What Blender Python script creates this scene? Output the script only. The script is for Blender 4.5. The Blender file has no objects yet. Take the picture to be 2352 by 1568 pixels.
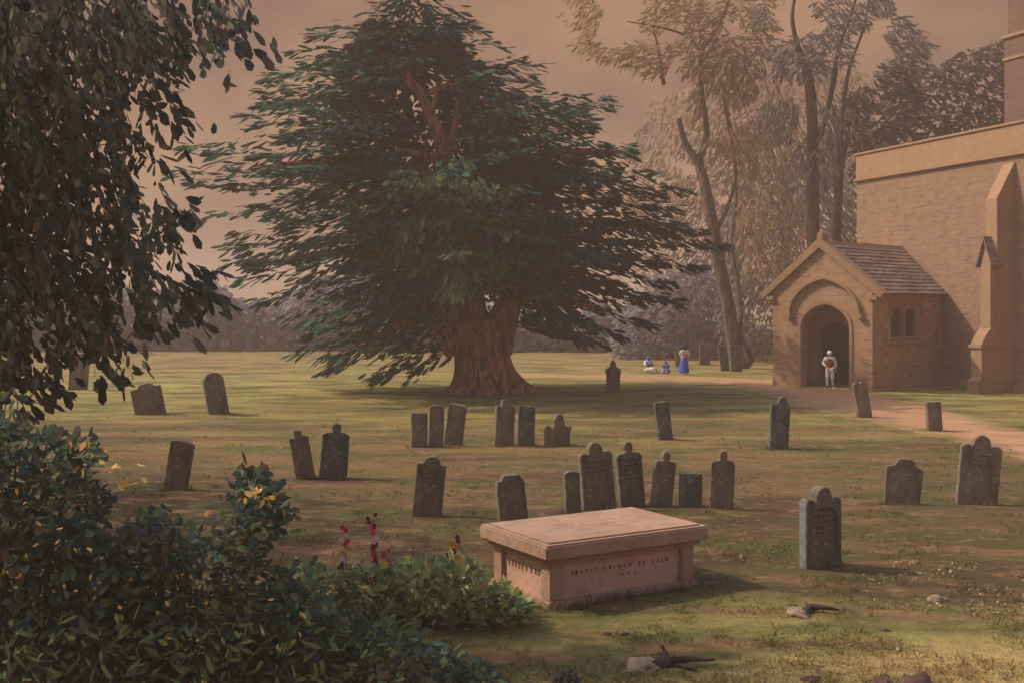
import bpy, bmesh, math, random
import numpy as np
from mathutils import Vector, Matrix, noise as mnoise
random.seed(7); RNG = np.random.default_rng(11)
PI = math.pi
scene = bpy.context.scene
COL = scene.collection
# ------------------------------------------------------------------ camera model
F = 2600.0; CX = 1176.0; HY = 705.0; EYE = 3.4          # picture units: 2352 x 1568
def G(px, py, z=0.0):
    Y = F * (EYE - z) / (py - HY)
    return Vector(((px - CX) / F * Y, Y, z))
def AT(px, py, Y):
    return Vector(((px - CX) / F * Y, Y, EYE + (HY - py) / F * Y))
cam_d = bpy.data.cameras.new('camera'); cam = bpy.data.objects.new('camera', cam_d); COL.objects.link(cam)
cam.location = (0, 0, EYE); cam.rotation_euler = (PI/2, 0, 0)
cam_d.sensor_width = 36; cam_d.lens = F / 2352 * 36; cam_d.shift_y = -(784 - HY) / 2352
cam_d.clip_end = 3000; cam_d.clip_start = 0.1
scene.camera = cam
# ------------------------------------------------------------------ helpers
def lin(c):
    return tuple(((v/255)/12.92 if v/255 <= .04045 else ((v/255+.055)/1.055)**2.4) for v in c) + (1,)
class N:
    def __init__(s, name):
        s.m = bpy.data.materials.new(name); s.m.use_nodes = True
        s.t = s.m.node_tree; s.t.nodes.clear()
    def n(s, typ, **kw):
        x = s.t.nodes.new(typ)
        for k, v in kw.items():
            if k.startswith('i_'):
                x.inputs[k[2:].replace('_', ' ')].default_value = v
            else: setattr(x, k, v)
        return x
    def l(s, a, b): s.t.links.new(a, b)
    def math(s, op, a, b=None, clamp=False):
        x = s.n('ShaderNodeMath', operation=op, use_clamp=clamp)
        for i, v in enumerate((a, b)):
            if v is None: continue
            if isinstance(v, (int, float)): x.inputs[i].default_value = v
            else: s.l(v, x.inputs[i])
        return x.outputs[0]
    def mix(s, f, a, b, blend='MIX'):
        x = s.n('ShaderNodeMix', data_type='RGBA', blend_type=blend)
        for i, v in ((0, f), (6, a), (7, b)):
            if isinstance(v, (int, float, tuple)): x.inputs[i].default_value = v
            else: s.l(v, x.inputs[i])
        return x.outputs[2]
    def ramp(s, f, stops, interp='LINEAR'):
        x = s.n('ShaderNodeValToRGB'); s.l(f, x.inputs[0]); r = x.color_ramp; r.interpolation = interp
        while len(r.elements) < len(stops): r.elements.new(.5)
        for e, (p, c) in zip(r.elements, stops):
            e.position = p; e.color = c if len(c) == 4 else lin(c)
        return x.outputs[0]
    def noise(s, vec, scale, detail=4, rough=.55, dist=0):
        x = s.n('ShaderNodeTexNoise', i_Scale=scale, i_Detail=detail, i_Roughness=rough, i_Distortion=dist)
        if vec is not None: s.l(vec, x.inputs['Vector'])
        return x.outputs['Fac']
    def map(s, vec, scale=(1,1,1), rot=(0,0,0)):
        x = s.n('ShaderNodeMapping'); x.inputs['Scale'].default_value = scale; x.inputs['Rotation'].default_value = rot
        s.l(vec, x.inputs['Vector']); return x.outputs[0]
    def out(s, sh): o = s.n('ShaderNodeOutputMaterial'); s.l(sh, o.inputs[0]); return s.m
    def principled(s, col, rough=.9, bump=None, bstr=.4, bdist=.05, spec=.2):
        p = s.n('ShaderNodeBsdfPrincipled'); p.inputs['Roughness'].default_value = rough
        p.inputs['Specular IOR Level'].default_value = spec
        if isinstance(col, tuple): p.inputs['Base Color'].default_value = col
        else: s.l(col, p.inputs['Base Color'])
        if bump is not None:
            b = s.n('ShaderNodeBump'); b.inputs['Strength'].default_value = bstr; b.inputs['Distance'].default_value = bdist
            s.l(bump, b.inputs['Height']); s.l(b.outputs[0], p.inputs['Normal'])
        return s.out(p.outputs[0])
def pos(b): return b.n('ShaderNodeNewGeometry').outputs['Position']
def objc(b): return b.n('ShaderNodeTexCoord').outputs['Object']

def leafmat(name, cols, nscale=.35, transl=.25, w=.5, k=(.95,1.25,1.4)):
    cols = [tuple(x*y for x, y in zip(lin(c), k)) + (1,) for c in cols]
    b = N(name); geo = b.n('ShaderNodeNewGeometry')
    r = geo.outputs['Random Per Island']
    nz = b.noise(geo.outputs['Position'], nscale, 3)
    nz = b.math('MULTIPLY_ADD', nz, 2.4); b.t.nodes[-1].inputs[2].default_value = -.7
    f = b.math('ADD', b.math('MULTIPLY', r, w), b.math('MULTIPLY', nz, 1-w), True)
    c = b.ramp(f, [(i/(len(cols)-1), cc) for i, cc in enumerate(cols)])
    d = b.n('ShaderNodeBsdfDiffuse'); b.l(c, d.inputs[0])
    t = b.n('ShaderNodeBsdfTranslucent'); b.l(c, t.inputs[0])
    m = b.n('ShaderNodeMixShader'); m.inputs[0].default_value = transl
    b.l(d.outputs[0], m.inputs[1]); b.l(t.outputs[0], m.inputs[2])
    return b.out(m.outputs[0])

def plain(name, c, rough=.85, var=.25, scale=6):
    b = N(name); nz = b.noise(objc(b), scale, 4)
    c0 = tuple(x*(1-var) for x in lin(c)[:3])+(1,); c1 = tuple(min(1, x*(1+var)) for x in lin(c)[:3])+(1,)
    return b.principled(b.ramp(nz, [(.3, c0), (.7, c1)]), rough)

def stonemat(name, cols, blot=(.5,), k=1, courses=None, mortar=None, streak=False, bumpd=.03, dirtc=(70,66,62), dirt=.45, dthr=(.52,.72)):
    kk = k if isinstance(k, tuple) else (k,)*3
    cols = [tuple(x*y for x, y in zip(lin(c), kk))+(1,) for c in cols]
    b = N(name); o = objc(b)
    nz = b.noise(o, 2.2, 6, .6)
    c = b.ramp(nz, [(i/(len(cols)-1)*.5+.25, cc) for i, cc in enumerate(cols)])
    h = b.noise(o, 14, 6, .65)
    if courses:
        sx = b.n('ShaderNodeSeparateXYZ'); b.l(o, sx.inputs[0])
        u = b.math('ADD', sx.outputs[0], sx.outputs[1])
        cb = b.n('ShaderNodeCombineXYZ'); b.l(u, cb.inputs[0]); b.l(sx.outputs[2], cb.inputs[1])
        warp = b.n('ShaderNodeTexNoise', i_Scale=1.6, i_Detail=3); b.l(o, warp.inputs['Vector'])
        vm = b.n('ShaderNodeVectorMath', operation='MULTIPLY_ADD'); b.l(warp.outputs['Color'], vm.inputs[0])
        vm.inputs[1].default_value = (.12, .12, 0); b.l(cb.outputs[0], vm.inputs[2])
        br = b.n('ShaderNodeTexBrick', offset=.5)
        b.l(vm.outputs[0], br.inputs['Vector'])
        br.inputs['Scale'].default_value = 1; br.inputs['Brick Width'].default_value = courses[0]
        br.inputs['Row Height'].default_value = courses[1]; br.inputs['Mortar Size'].default_value = .018
        br.inputs['Mortar Smooth'].default_value = .6
        br.inputs['Color1'].default_value = (0,0,0,1); br.inputs['Color2'].default_value = (1,1,1,1); br.inputs['Mortar'].default_value = (.5,.5,.5,1)
        patch = b.noise(b.map(o, (.5,.5,1.0)), 1.1, 3)
        sel = b.math('MULTIPLY', b.math('GREATER_THAN', br.outputs['Color'], .62), b.ramp(patch, [(.42, (0,0,0,1)), (.62, (1,1,1,1))]))
        c = b.mix(b.math('MULTIPLY', sel, dirt), c, lin(dirtc))
        c = b.mix(b.math('MULTIPLY', br.outputs['Fac'], .16), c, lin(mortar or dirtc))
        smn = b.n('ShaderNodeTexNoise', i_Scale=1.0, i_Detail=3, i_Roughness=.5); b.l(b.map(vm.outputs[0], (2.0, 6.5, 1)), smn.inputs['Vector'])
        pt2 = b.noise(o, .45, 3)
        c = b.mix(b.math('MULTIPLY', b.ramp(smn.outputs['Fac'], [(.52, (0,0,0,1)), (.66, (.75,.75,.75,1))]), b.ramp(pt2, [(.35, (.25,.25,.25,1)), (.6, (1,1,1,1))])), c, tuple(x*.45 for x in lin((150,112,104))[:3])+(1,))
        h = b.math('ADD', b.math('MULTIPLY', h, .5), b.math('MULTIPLY', b.math('SUBTRACT', 1, br.outputs['Fac']), .6))
    if streak:
        li = b.noise(o, 11, 5, .7)
        c = b.mix(b.ramp(li, [(.56, (0,0,0,1)), (.66, (.55,.55,.55,1))]), c, lin((176,164,134)))
    bl = b.noise(b.map(o, (1,1,.35) if streak else (1,1,1)), 4.5, 5, .6, .3)
    c = b.mix(b.ramp(bl, [(dthr[0], (0,0,0,1)), (dthr[1], (dirt,)*3+(1,))]), c, lin(dirtc))
    return b.principled(c, .93, h, .7, bumpd)

def new_obj(name, verts, faces, mat, parent=None, smooth=False):
    me = bpy.data.meshes.new(name)
    if isinstance(verts, np.ndarray):
        nv = len(verts); fa = np.asarray(faces, dtype=np.int32); k = fa.shape[1]
        me.vertices.add(nv); me.vertices.foreach_set('co', verts.astype(np.float32).ravel())
        me.loops.add(fa.size); me.loops.foreach_set('vertex_index', fa.ravel())
        me.polygons.add(len(fa)); me.polygons.foreach_set('loop_start', np.arange(len(fa), dtype=np.int32)*k)
        me.update(calc_edges=True); me.validate()
    else:
        me.from_pydata([tuple(v) for v in verts], [], faces); me.update()
    if smooth: me.polygons.foreach_set('use_smooth', [True]*len(me.polygons))
    me.materials.append(mat)
    o = bpy.data.objects.new(name, me); COL.objects.link(o)
    if parent: o.parent = parent
    return o
class MB:
    def __init__(s): s.v = []; s.f = []
    def add(s, v, f):
        k = len(s.v); s.v += [tuple(p) for p in v]; s.f += [tuple(i+k for i in q) for q in f]; return s
    def box(s, x0, x1, y0, y1, z0, z1, M=None):
        v = [(x, y, z) for z in (z0, z1) for (x, y) in ((x0,y0),(x1,y0),(x1,y1),(x0,y1))]
        if M: v = [M @ Vector(p) for p in v]
        return s.add(v, [(3,2,1,0),(4,5,6,7),(0,1,5,4),(1,2,6,5),(2,3,7,6),(3,0,4,7)])
    def prism(s, pts, a, b, axis='y', M=None):
        n = len(pts)
        mk = (lambda u, z, t: (u, t, z)) if axis == 'y' else ((lambda u, z, t: (t, u, z)) if axis == 'x' else (lambda u, z, t: (u, z, t)))
        v = [mk(u, z, a) for u, z in pts] + [mk(u, z, b) for u, z in pts]
        if M: v = [M @ Vector(p) for p in v]
        f = [tuple(range(n-1, -1, -1)), tuple(range(n, 2*n))] + [(i, (i+1) % n, (i+1) % n + n, i+n) for i in range(n)]
        return s.add(v, f)
    def tube(s, pts, rads, seg=8, lob=0, wob=.0):
        pts = [Vector(p) for p in pts]; k = len(s.v); nrm = None
        for i, p in enumerate(pts):
            d = (pts[min(i+1, len(pts)-1)] - pts[max(i-1, 0)]).normalized()
            a = d.cross(Vector((0, 1, .03)) if abs(d.y) < .9 else Vector((1, 0, 0))).normalized() if nrm is None else (nrm - d*nrm.dot(d)).normalized()
            nrm = a; b = d.cross(a)
            for j in range(seg):
                t = 2*PI*j/seg; r = rads[i]*(1 + lob*math.sin(5*t+i*.3) + random.uniform(-wob, wob))
                s.v.append(tuple(p + (a*math.cos(t) + b*math.sin(t))*r))
        for i in range(len(pts)-1):
            for j in range(seg):
                s.f.append((k+i*seg+j, k+i*seg+(j+1) % seg, k+(i+1)*seg+(j+1) % seg, k+(i+1)*seg+j))
        s.f.append(tuple(k+j for j in range(seg))[::-1]); s.f.append(tuple(k+(len(pts)-1)*seg+j for j in range(seg)))
        return s
    def build(s, name, mat, parent=None, smooth=False, bevel=0, seg=2):
        o = new_obj(name, s.v, s.f, mat, parent, smooth)
        bm = bmesh.new(); bm.from_mesh(o.data); bmesh.ops.recalc_face_normals(bm, faces=bm.faces)
        if bevel: bmesh.ops.bevel(bm, geom=list(bm.edges), offset=bevel, segments=seg, affect='EDGES', clamp_overlap=True)
        bm.to_mesh(o.data); bm.free()
        if smooth: o.data.polygons.foreach_set('use_smooth', [True]*len(o.data.polygons))
        return o
def tag(o, label=None, cat=None, group=None, kind=None):
    if label: o['label'] = label
    if cat: o['category'] = cat
    if group: o['group'] = group
    if kind: o['kind'] = kind
    return o
def empty(name, loc, label, cat, group=None, rz=0):
    o = bpy.data.objects.new(name, None); COL.objects.link(o); o.location = loc; o.rotation_euler.z = rz
    o.empty_display_size = .2
    return tag(o, label, cat, group)
def crs(pts, n=6):   # smooth a polyline of tuples (any dimension)
    P = [np.array(p, float) for p in pts]; P = [2*P[0]-P[1]] + P + [2*P[-1]-P[-2]]; out = []
    for i in range(1, len(P)-2):
        for t in np.linspace(0, 1, n, endpoint=False):
            out.append(.5*((2*P[i]) + (-P[i-1]+P[i+1])*t + (2*P[i-1]-5*P[i]+4*P[i+1]-P[i+2])*t*t + (-P[i-1]+3*P[i]-3*P[i+1]+P[i+2])*t**3))
    out.append(P[-2]); return out
def leaves(pos_, dir_, L, W, upj=.5, bend=.15, loc=(0,0,0), blunt=True):
    """two-quad bent blades: returns verts, faces"""
    p = np.asarray(pos_, float) - np.asarray(loc); d = np.asarray(dir_, float); n = len(p)
    d /= np.linalg.norm(d, axis=1)[:, None] + 1e-9
    up = np.tile([0., -.25, 1.], (n, 1)) + RNG.normal(0, upj, (n, 3))
    side = np.cross(d, up); side /= np.linalg.norm(side, axis=1)[:, None] + 1e-9
    nr = np.cross(side, d)
    L = np.asarray(L)[:, None]; W = np.asarray(W)[:, None]*.5
    m = .75 if blunt else .55
    v = np.stack([p - nr*0, p + d*L*.3 + side*W*.8 - nr*bend*L*.1, p + d*L*m + side*W - nr*bend*L*.45, p + d*L - nr*bend*L,
                  p + d*L*m - side*W - nr*bend*L*.45, p + d*L*.3 - side*W*.8 - nr*bend*L*.1], axis=1)
    v[:, [1, 2, 4, 5]] -= (nr*W*.25)[:, None, :]
    f0 = np.arange(n)[:, None]*6
    f = np.concatenate([f0 + np.array([[0, 1, 2, 3]]), f0 + np.array([[0, 3, 4, 5]])], axis=1).reshape(-1, 4)
    return v.reshape(-1, 3), f
def leaf_obj(name, p, d, L, W, mat, parent, **kw):
    loc = parent.location if parent else (0, 0, 0)
    v, f = leaves(p, d, L, W, loc=loc, **kw)
    return new_obj(name, v, f, mat, parent)
def in_poly(x, y, poly):
    poly = np.array(poly, float); c = np.zeros(len(x), bool); j = len(poly)-1
    for i in range(len(poly)):
        xi, yi = poly[i]; xj, yj = poly[j]
        c ^= ((yi > y) != (yj > y)) & (x < (xj-xi)*(y-yi)/(yj-yi+1e-12)+xi); j = i
    return c
def sample_poly(poly, n, thr=None, scale=60., seed=0):
    P = np.array(poly, float); lo, hi = P.min(0), P.max(0); out = []
    while sum(len(o) for o in out) < n:
        q = RNG.uniform(lo, hi, (n*3, 2)); q = q[in_poly(q[:, 0], q[:, 1], poly)]
        if thr is not None:
            k = np.array([mnoise.noise(Vector((a/scale+seed, b/scale, seed*1.7))) for a, b in q]); q = q[k > thr]
        out.append(q)
    return np.concatenate(out)[:n]
def at_arr(q, Y):
    return np.stack([(q[:, 0]-CX)/F*Y, Y, EYE+(HY-q[:, 1])/F*Y], axis=1)
# ------------------------------------------------------------------ world, sun
SUNV = Vector((-1, .24, math.tan(math.radians(44)))).normalized()
w = bpy.data.worlds.new('World'); scene.world = w; w.use_nodes = True
wt = w.node_tree; wt.nodes.clear()
sky = wt.nodes.new('ShaderNodeTexSky'); sky.sky_type = 'NISHITA'; sky.sun_disc = False
sky.sun_elevation = math.radians(44); sky.sun_rotation = math.atan2(SUNV.x, SUNV.y); sky.dust_density = 3; sky.air_density = 1.0
bg1 = wt.nodes.new('ShaderNodeBackground'); bg1.inputs[1].default_value = .15; wt.links.new(sky.outputs[0], bg1.inputs[0])
tc = wt.nodes.new('ShaderNodeTexCoord'); nz = wt.nodes.new('ShaderNodeTexNoise'); nz.inputs['Scale'].default_value = 5.0; nz.inputs['Detail'].default_value = 5
mp = wt.nodes.new('ShaderNodeMapping'); mp.inputs['Scale'].default_value = (1, 1, 1.6)
wt.links.new(tc.outputs['Generated'], mp.inputs[0]); wt.links.new(mp.outputs[0], nz.inputs['Vector'])
rp = wt.nodes.new('ShaderNodeValToRGB'); wt.links.new(nz.outputs['Fac'], rp.inputs[0])
rp.color_ramp.elements[0].position = .42; rp.color_ramp.elements[0].color = lin((148, 108, 88))
rp.color_ramp.elements[1].position = .60; rp.color_ramp.elements[1].color = lin((186, 140, 104))
bg2 = wt.nodes.new('ShaderNodeBackground'); bg2.inputs[1].default_value = .56; wt.links.new(rp.outputs[0], bg2.inputs[0])
mx = wt.nodes.new('ShaderNodeMixShader')
sz_ = wt.nodes.new('ShaderNodeSeparateXYZ'); wt.links.new(tc.outputs['Generated'], sz_.inputs[0])
mr = wt.nodes.new('ShaderNodeMapRange'); mr.inputs['From Min'].default_value = .265; mr.inputs['From Max'].default_value = .36; mr.inputs['To Min'].default_value = .97; mr.inputs['To Max'].default_value = 0
wt.links.new(sz_.outputs[2], mr.inputs['Value']); wt.links.new(mr.outputs[0], mx.inputs[0])
wt.links.new(bg1.outputs[0], mx.inputs[1]); wt.links.new(bg2.outputs[0], mx.inputs[2])
wo = wt.nodes.new('ShaderNodeOutputWorld'); wt.links.new(mx.outputs[0], wo.inputs[0])
sd = bpy.data.lights.new('sun', 'SUN'); sd.energy = 2.4; sd.angle = math.radians(1.2); sd.color = (1, .90, .76)
sun = bpy.data.objects.new('sun', sd); COL.objects.link(sun); sun.rotation_euler = (-SUNV).to_track_quat('-Z', 'Y').to_euler()
vs = scene.view_settings; vs.view_transform = 'Standard'; vs.look = 'None'; vs.exposure = .58; vs.gamma = 1
scene.cycles.use_denoising = True; scene.cycles.max_bounces = 5; scene.cycles.volume_bounces = 1
scene.cycles.transparent_max_bounces = 8
# ------------------------------------------------------------------ materials
def ground_color(b, p):
    sx = b.n('ShaderNodeSeparateXYZ'); b.l(p, sx.inputs[0])
    y = sx.outputs[1]; x = sx.outputs[0]
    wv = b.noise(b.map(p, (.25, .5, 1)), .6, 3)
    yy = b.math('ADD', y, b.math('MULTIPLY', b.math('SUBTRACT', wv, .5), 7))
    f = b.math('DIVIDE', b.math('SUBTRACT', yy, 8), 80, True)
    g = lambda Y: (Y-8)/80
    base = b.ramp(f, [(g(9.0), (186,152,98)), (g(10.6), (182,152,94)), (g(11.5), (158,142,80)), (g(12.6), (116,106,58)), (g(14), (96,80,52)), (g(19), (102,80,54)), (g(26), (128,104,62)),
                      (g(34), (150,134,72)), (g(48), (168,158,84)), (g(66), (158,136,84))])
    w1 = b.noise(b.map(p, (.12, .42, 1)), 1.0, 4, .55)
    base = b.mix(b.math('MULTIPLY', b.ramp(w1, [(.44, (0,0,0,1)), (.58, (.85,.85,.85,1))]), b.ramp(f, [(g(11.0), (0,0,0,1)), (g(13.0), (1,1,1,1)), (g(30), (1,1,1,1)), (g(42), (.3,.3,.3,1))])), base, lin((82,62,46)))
    n1 = b.noise(b.map(p, (.35, .8, 1)), .9, 5, .6)
    c = b.mix(b.ramp(n1, [(.46, (0,0,0,1)), (.60, (.85,.85,.85,1))]), base, lin((80,84,44)))
    n2 = b.noise(b.map(p, (.5, 1.1, 1), (0,0,.4)), 1.3, 5, .6)
    c = b.mix(b.ramp(n2, [(.50, (0,0,0,1)), (.64, (.8,.8,.8,1))]), c, lin((138,98,70)))
    n3 = b.noise(p, 7, 6, .7)
    c = b.mix(b.ramp(n3, [(.42, (0,0,0,1)), (.75, (.55,.55,.55,1))]), c, lin((62,54,36)))
    n4 = b.noise(b.map(p, (1,1.6,1)), 3.1, 4, .6)
    c = b.mix(b.ramp(n4, [(.55, (0,0,0,1)), (.75, (.6,.6,.6,1))]), c, lin((168,136,92)))
    return c
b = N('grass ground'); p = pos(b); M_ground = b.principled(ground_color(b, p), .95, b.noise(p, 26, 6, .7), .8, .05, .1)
b = N('grass blades'); p = pos(b); r = b.n('ShaderNodeNewGeometry').outputs['Random Per Island']
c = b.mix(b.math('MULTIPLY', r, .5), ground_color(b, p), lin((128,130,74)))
d_ = b.n('ShaderNodeBsdfDiffuse'); b.l(c, d_.inputs[0]); t_ = b.n('ShaderNodeBsdfTranslucent'); b.l(c, t_.inputs[0]); m_ = b.n('ShaderNodeMixShader'); m_.inputs[0].default_value = .5
b.l(d_.outputs[0], m_.inputs[1]); b.l(t_.outputs[0], m_.inputs[2]); M_blade = b.out(m_.outputs[0])
b = N('sandy path'); p = pos(b)
wr = b.n('ShaderNodeAttribute', attribute_name='wear').outputs['Fac']
pc = b.ramp(b.noise(b.map(p, (.5,1,1)), 1.6, 6, .65), [(.25, (146,106,78)), (.5, (168,124,90)), (.75, (186,142,104))])
wf = b.math('MULTIPLY_ADD', b.noise(b.map(p, (.5,1,1)), 1.7, 5, .65), 2.2); b.t.nodes[-1].inputs[2].default_value = -1.1
wf = b.math('ADD', b.math('MULTIPLY', wr, 1.6), wf, True)
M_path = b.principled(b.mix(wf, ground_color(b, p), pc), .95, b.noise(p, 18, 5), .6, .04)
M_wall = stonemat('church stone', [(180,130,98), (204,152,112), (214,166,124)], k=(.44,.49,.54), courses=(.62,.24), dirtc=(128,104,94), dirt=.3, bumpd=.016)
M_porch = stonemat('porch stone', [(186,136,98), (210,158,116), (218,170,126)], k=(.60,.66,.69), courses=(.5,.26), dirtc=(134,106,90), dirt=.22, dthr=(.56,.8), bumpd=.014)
M_trim = stonemat('dressed stone', [(190,140,102), (214,164,122)], k=(.53,.58,.61), dirtc=(120,94,78), dirt=.3, bumpd=.012)
M_tower = stonemat('tower stone', [(150,116,100), (176,136,112)], k=.42, courses=(.6,.28), dirtc=(104,90,90), dirt=.4)
M_inner = stonemat('porch plaster', [(180,152,130), (200,172,146)], k=1.2, dirtc=(110,90,78), dirt=.3, bumpd=.01)
M_dark = plain('dark oak door', (62,46,38)); M_glass = plain('dark leaded glass', (44,36,36), .35, .2)
M_slate = None
b = N('stone roof tiles'); o = objc(b)
nz_ = b.noise(b.map(o, (.6,.25,3)), 2.6, 5, .6)
M_slate = b.principled(b.ramp(nz_, [(.28, (88,78,80)), (.45, (118,98,88)), (.6, (146,118,96)), (.8, (166,136,110))]), .85, b.noise(o, 20, 4), .5, .02)
M_tomb = stonemat('tomb limestone', [(196,146,118), (218,170,138), (226,180,148)], k=(.56,.58,.59), dirtc=(112,84,70), dirt=.5, bumpd=.03, dthr=(.5,.72))
M_tombpanel = stonemat('tomb panel stone', [(196,150,126), (216,170,142)], k=.85, dirtc=(126,90,76), dirt=.4, bumpd=.02)
M_mark = plain('weathered cut letters', (74,56,48))
M_edge = plain('whitish sunlit edge', (108,112,110), .9, .3, 12)  # pale colour stands for sun on a headstone's left edge
M_mark2 = plain('worn cut letters', (116,84,68))
gcols = [([(96,84,72), (122,106,90)], (66,66,56)), ([(84,76,68), (110,98,84)], (58,62,56)), ([(92,80,70), (118,102,86)], (72,66,54)), ([(70,70,68), (96,94,88)], (48,52,50))]
M_grave = [stonemat('gravestone %s' % k, c, k=(1.22,1.18,1.08), dirtc=d, dirt=.85, streak=True, bumpd=.02, dthr=(.45,.68)) for k, (c, d) in zip(('grey','lichen','brown','slate'), gcols)]
def barkmat(name, a, c, d):
    b = N(name); o = pos(b)
    nz = b.noise(b.map(o, (1,1,.22)), 5, 6, .65, .4)
    return b.principled(b.ramp(nz, [(.4, a), (.52, c), (.66, d)]), .95, nz, 1, .2)
M_bark = barkmat('yew bark', (92,62,48), (176,122,90), (226,164,120))
M_limb = barkmat('yew limbs', (110,64,46), (170,104,74), (214,144,106))
M_bark2 = barkmat('bare tree bark', (66,54,50), (104,82,70), (140,110,90))
M_bark3 = barkmat('dark bark', (60,48,44), (84,68,60), (110,90,76))
M_barkL = barkmat('willow bark', (60,54,54), (92,82,76), (118,104,92))
M_yew = leafmat('yew needles', [(28,40,38), (50,72,58), (34,46,42), (74,92,64), (66,60,50), (38,38,36), (98,116,88), (40,56,50)], .45, .25, .45, (.66,1.25,1.4))
M_yewbrown = leafmat('yew needles brown', [(34,38,38), (56,64,56), (64,54,46), (44,54,50), (84,64,52), (40,54,52)], .45, .2, .45, (.62,1.12,1.15))
M_yewgreen = leafmat('yew needles young', [(56,70,50), (90,100,62), (66,84,62), (118,122,78), (60,76,58)], .5, .4, .6, (1.2,1.4,1.3))
M_weep = leafmat('weeping leaves', [(44,54,56), (66,70,66), (92,76,70), (52,64,62), (118,102,82), (70,68,66), (48,58,58), (140,122,100)], 1.1, .45, .6, (1.35,1.65,1.6))
M_shrub = leafmat('shrub leaves', [(38,50,54), (54,64,62), (44,54,58), (84,84,62), (50,62,62), (108,84,66), (66,80,60)], 1.6, .3, .6, (1.4,1.7,1.5))
M_shrub2 = leafmat('shrub leaves olive', [(60,72,56), (104,118,74), (76,90,64), (132,128,88)], .9, .3, .7, (1.25,1.25,1.15))
M_autumn = leafmat('yellow leaves', [(200,150,56), (220,176,80), (226,186,130), (206,130,84)], 3, .4, .9, (1.1,1.1,1.1))
M_herb = leafmat('herb leaves', [(52,76,56), (98,120,78), (44,64,54), (150,156,104), (72,98,80), (134,122,70), (50,66,50), (176,168,112)], 2.5, .4, .85, (2.1,1.95,1.8))
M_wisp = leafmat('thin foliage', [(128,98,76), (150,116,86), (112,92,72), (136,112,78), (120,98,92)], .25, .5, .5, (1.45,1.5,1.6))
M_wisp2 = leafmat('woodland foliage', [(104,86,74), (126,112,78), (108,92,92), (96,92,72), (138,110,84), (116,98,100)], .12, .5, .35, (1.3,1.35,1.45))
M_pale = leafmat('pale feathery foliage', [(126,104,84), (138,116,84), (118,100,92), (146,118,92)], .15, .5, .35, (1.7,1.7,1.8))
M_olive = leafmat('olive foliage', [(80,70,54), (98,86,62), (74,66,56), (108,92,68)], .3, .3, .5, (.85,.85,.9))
M_mauve = leafmat('far wood foliage', [(114,99,95), (110,98,98), (117,101,95), (112,98,97)], .06, .55, .2, (1.6,1.8,1.95))  # distance haze is painted into these flat mauve leaf colours
M_skin = plain('skin', (190,140,112), .6, .08); M_white = plain('white linen', (225,220,205), .8, .06); M_red = plain('red cloth', (140,44,34), .8, .2)
M_blue = plain('blue cloth', (52,84,170), .8, .15); M_shawl = plain('pale shawl', (190,196,186), .85, .1); M_hair = plain('dark hair', (40,34,32), .7, .2)
M_boot = plain('dark leather', (52,40,34), .6, .2); M_rock = plain('pale rock', (138,114,90), .9, .3, 7); M_rockd = plain('dark rock', (92,66,54), .9, .25, 9)
M_gravel = plain('tan rubble', (152,122,94), .95, .3, 3); M_petr = plain('red petals', (214,64,70), .6, .25, 20); M_petw = plain('pink white petals', (226,190,176), .6, .12, 20); M_pety = plain('yellow petals', (214,158,52), .6, .15, 20); M_petd = plain('dark plum petals', (130,48,56), .6, .2, 20)
M_stem = plain('green stem', (84,104,60)); M_twig = plain('brown twig', (74,58,48)); M_hedge = M_mauve
# ------------------------------------------------------------------ ground, path
def gz(x, y):
    a = .05*mnoise.noise(Vector((x*.25, y*.3, 0))) + .025*mnoise.noise(Vector((x*.9, y*1.1, 5)))
    return a if 4 < y < 130 else 0
def axis_vals(a, b_, n, ext): return [-ext, -ext*.4, -ext*.2] + list(np.linspace(a, b_, n)) + [ext*.2, ext*.4, ext]
xs = axis_vals(-44, 46, 300, 600); ys = [-60, -10, 2] + list(np.concatenate([np.arange(5, 22, .16), np.arange(22, 60, .5), np.arange(60, 131, 3)])) + [180, 300, 600]
vv = [(x, y, gz(x, y) if abs(x) < 46 else 0) for y in ys for x in xs]; nx = len(xs)
ff = [(j*nx+i, j*nx+i+1, (j+1)*nx+i+1, (j+1)*nx+i) for j in range(len(ys)-1) for i in range(nx-1)]
tag(new_obj('ground', vv, ff, M_ground, smooth=True), kind='structure')
def strip(name, rows, mat, lift, wob=.25):
    rows = crs(rows, 10); n = len(rows); v = []; K = 14; ed = []
    for i, r in enumerate(rows):
        a, c = G(r[0], r[1]), G(r[2], r[3])
        d = (c-a).normalized()
        a = a + d*wob*mnoise.noise(Vector((i*.35, 3, 1))); c = c + d*wob*mnoise.noise(Vector((i*.35, 9, 4)))
        for k in range(K+1):
            ed.append(min(k, K-k)/(K*.5)); q = a.lerp(c, k/K); v.append((q.x, q.y, gz(q.x, q.y)+lift - (.05 if k in (0, K) else 0)))
    f = [(i*(K+1)+k, (i+1)*(K+1)+k, (i+1)*(K+1)+k+1, i*(K+1)+k+1) for i in range(n-1) for k in range(K)]
    o = new_obj(name, v, f, mat, smooth=True); at = o.data.attributes.new('wear', 'FLOAT', 'POINT'); at.data.foreach_set('value', ed)
    return tag(o, kind='structure')
strip('path', [(1100,852,1100,858), (1250,857,1250,868), (1450,860,1450,874), (1600,863,1600,878), (1720,868,1690,890), (1800,872,1760,908), (1900,880,1840,935), (2020,905,1950,962),
               (2140,930,2080,992), (2250,962,2200,1020), (2400,990,2360,1062), (2600,1030,2560,1120), (2900,1090,2900,1220), (3400,1180,3500,1380)], M_path, .02)
# ------------------------------------------------------------------ church
def T2(v): return Vector((v[0], v[1], 0))
rayx = lambda px: (px-CX)/F
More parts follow.
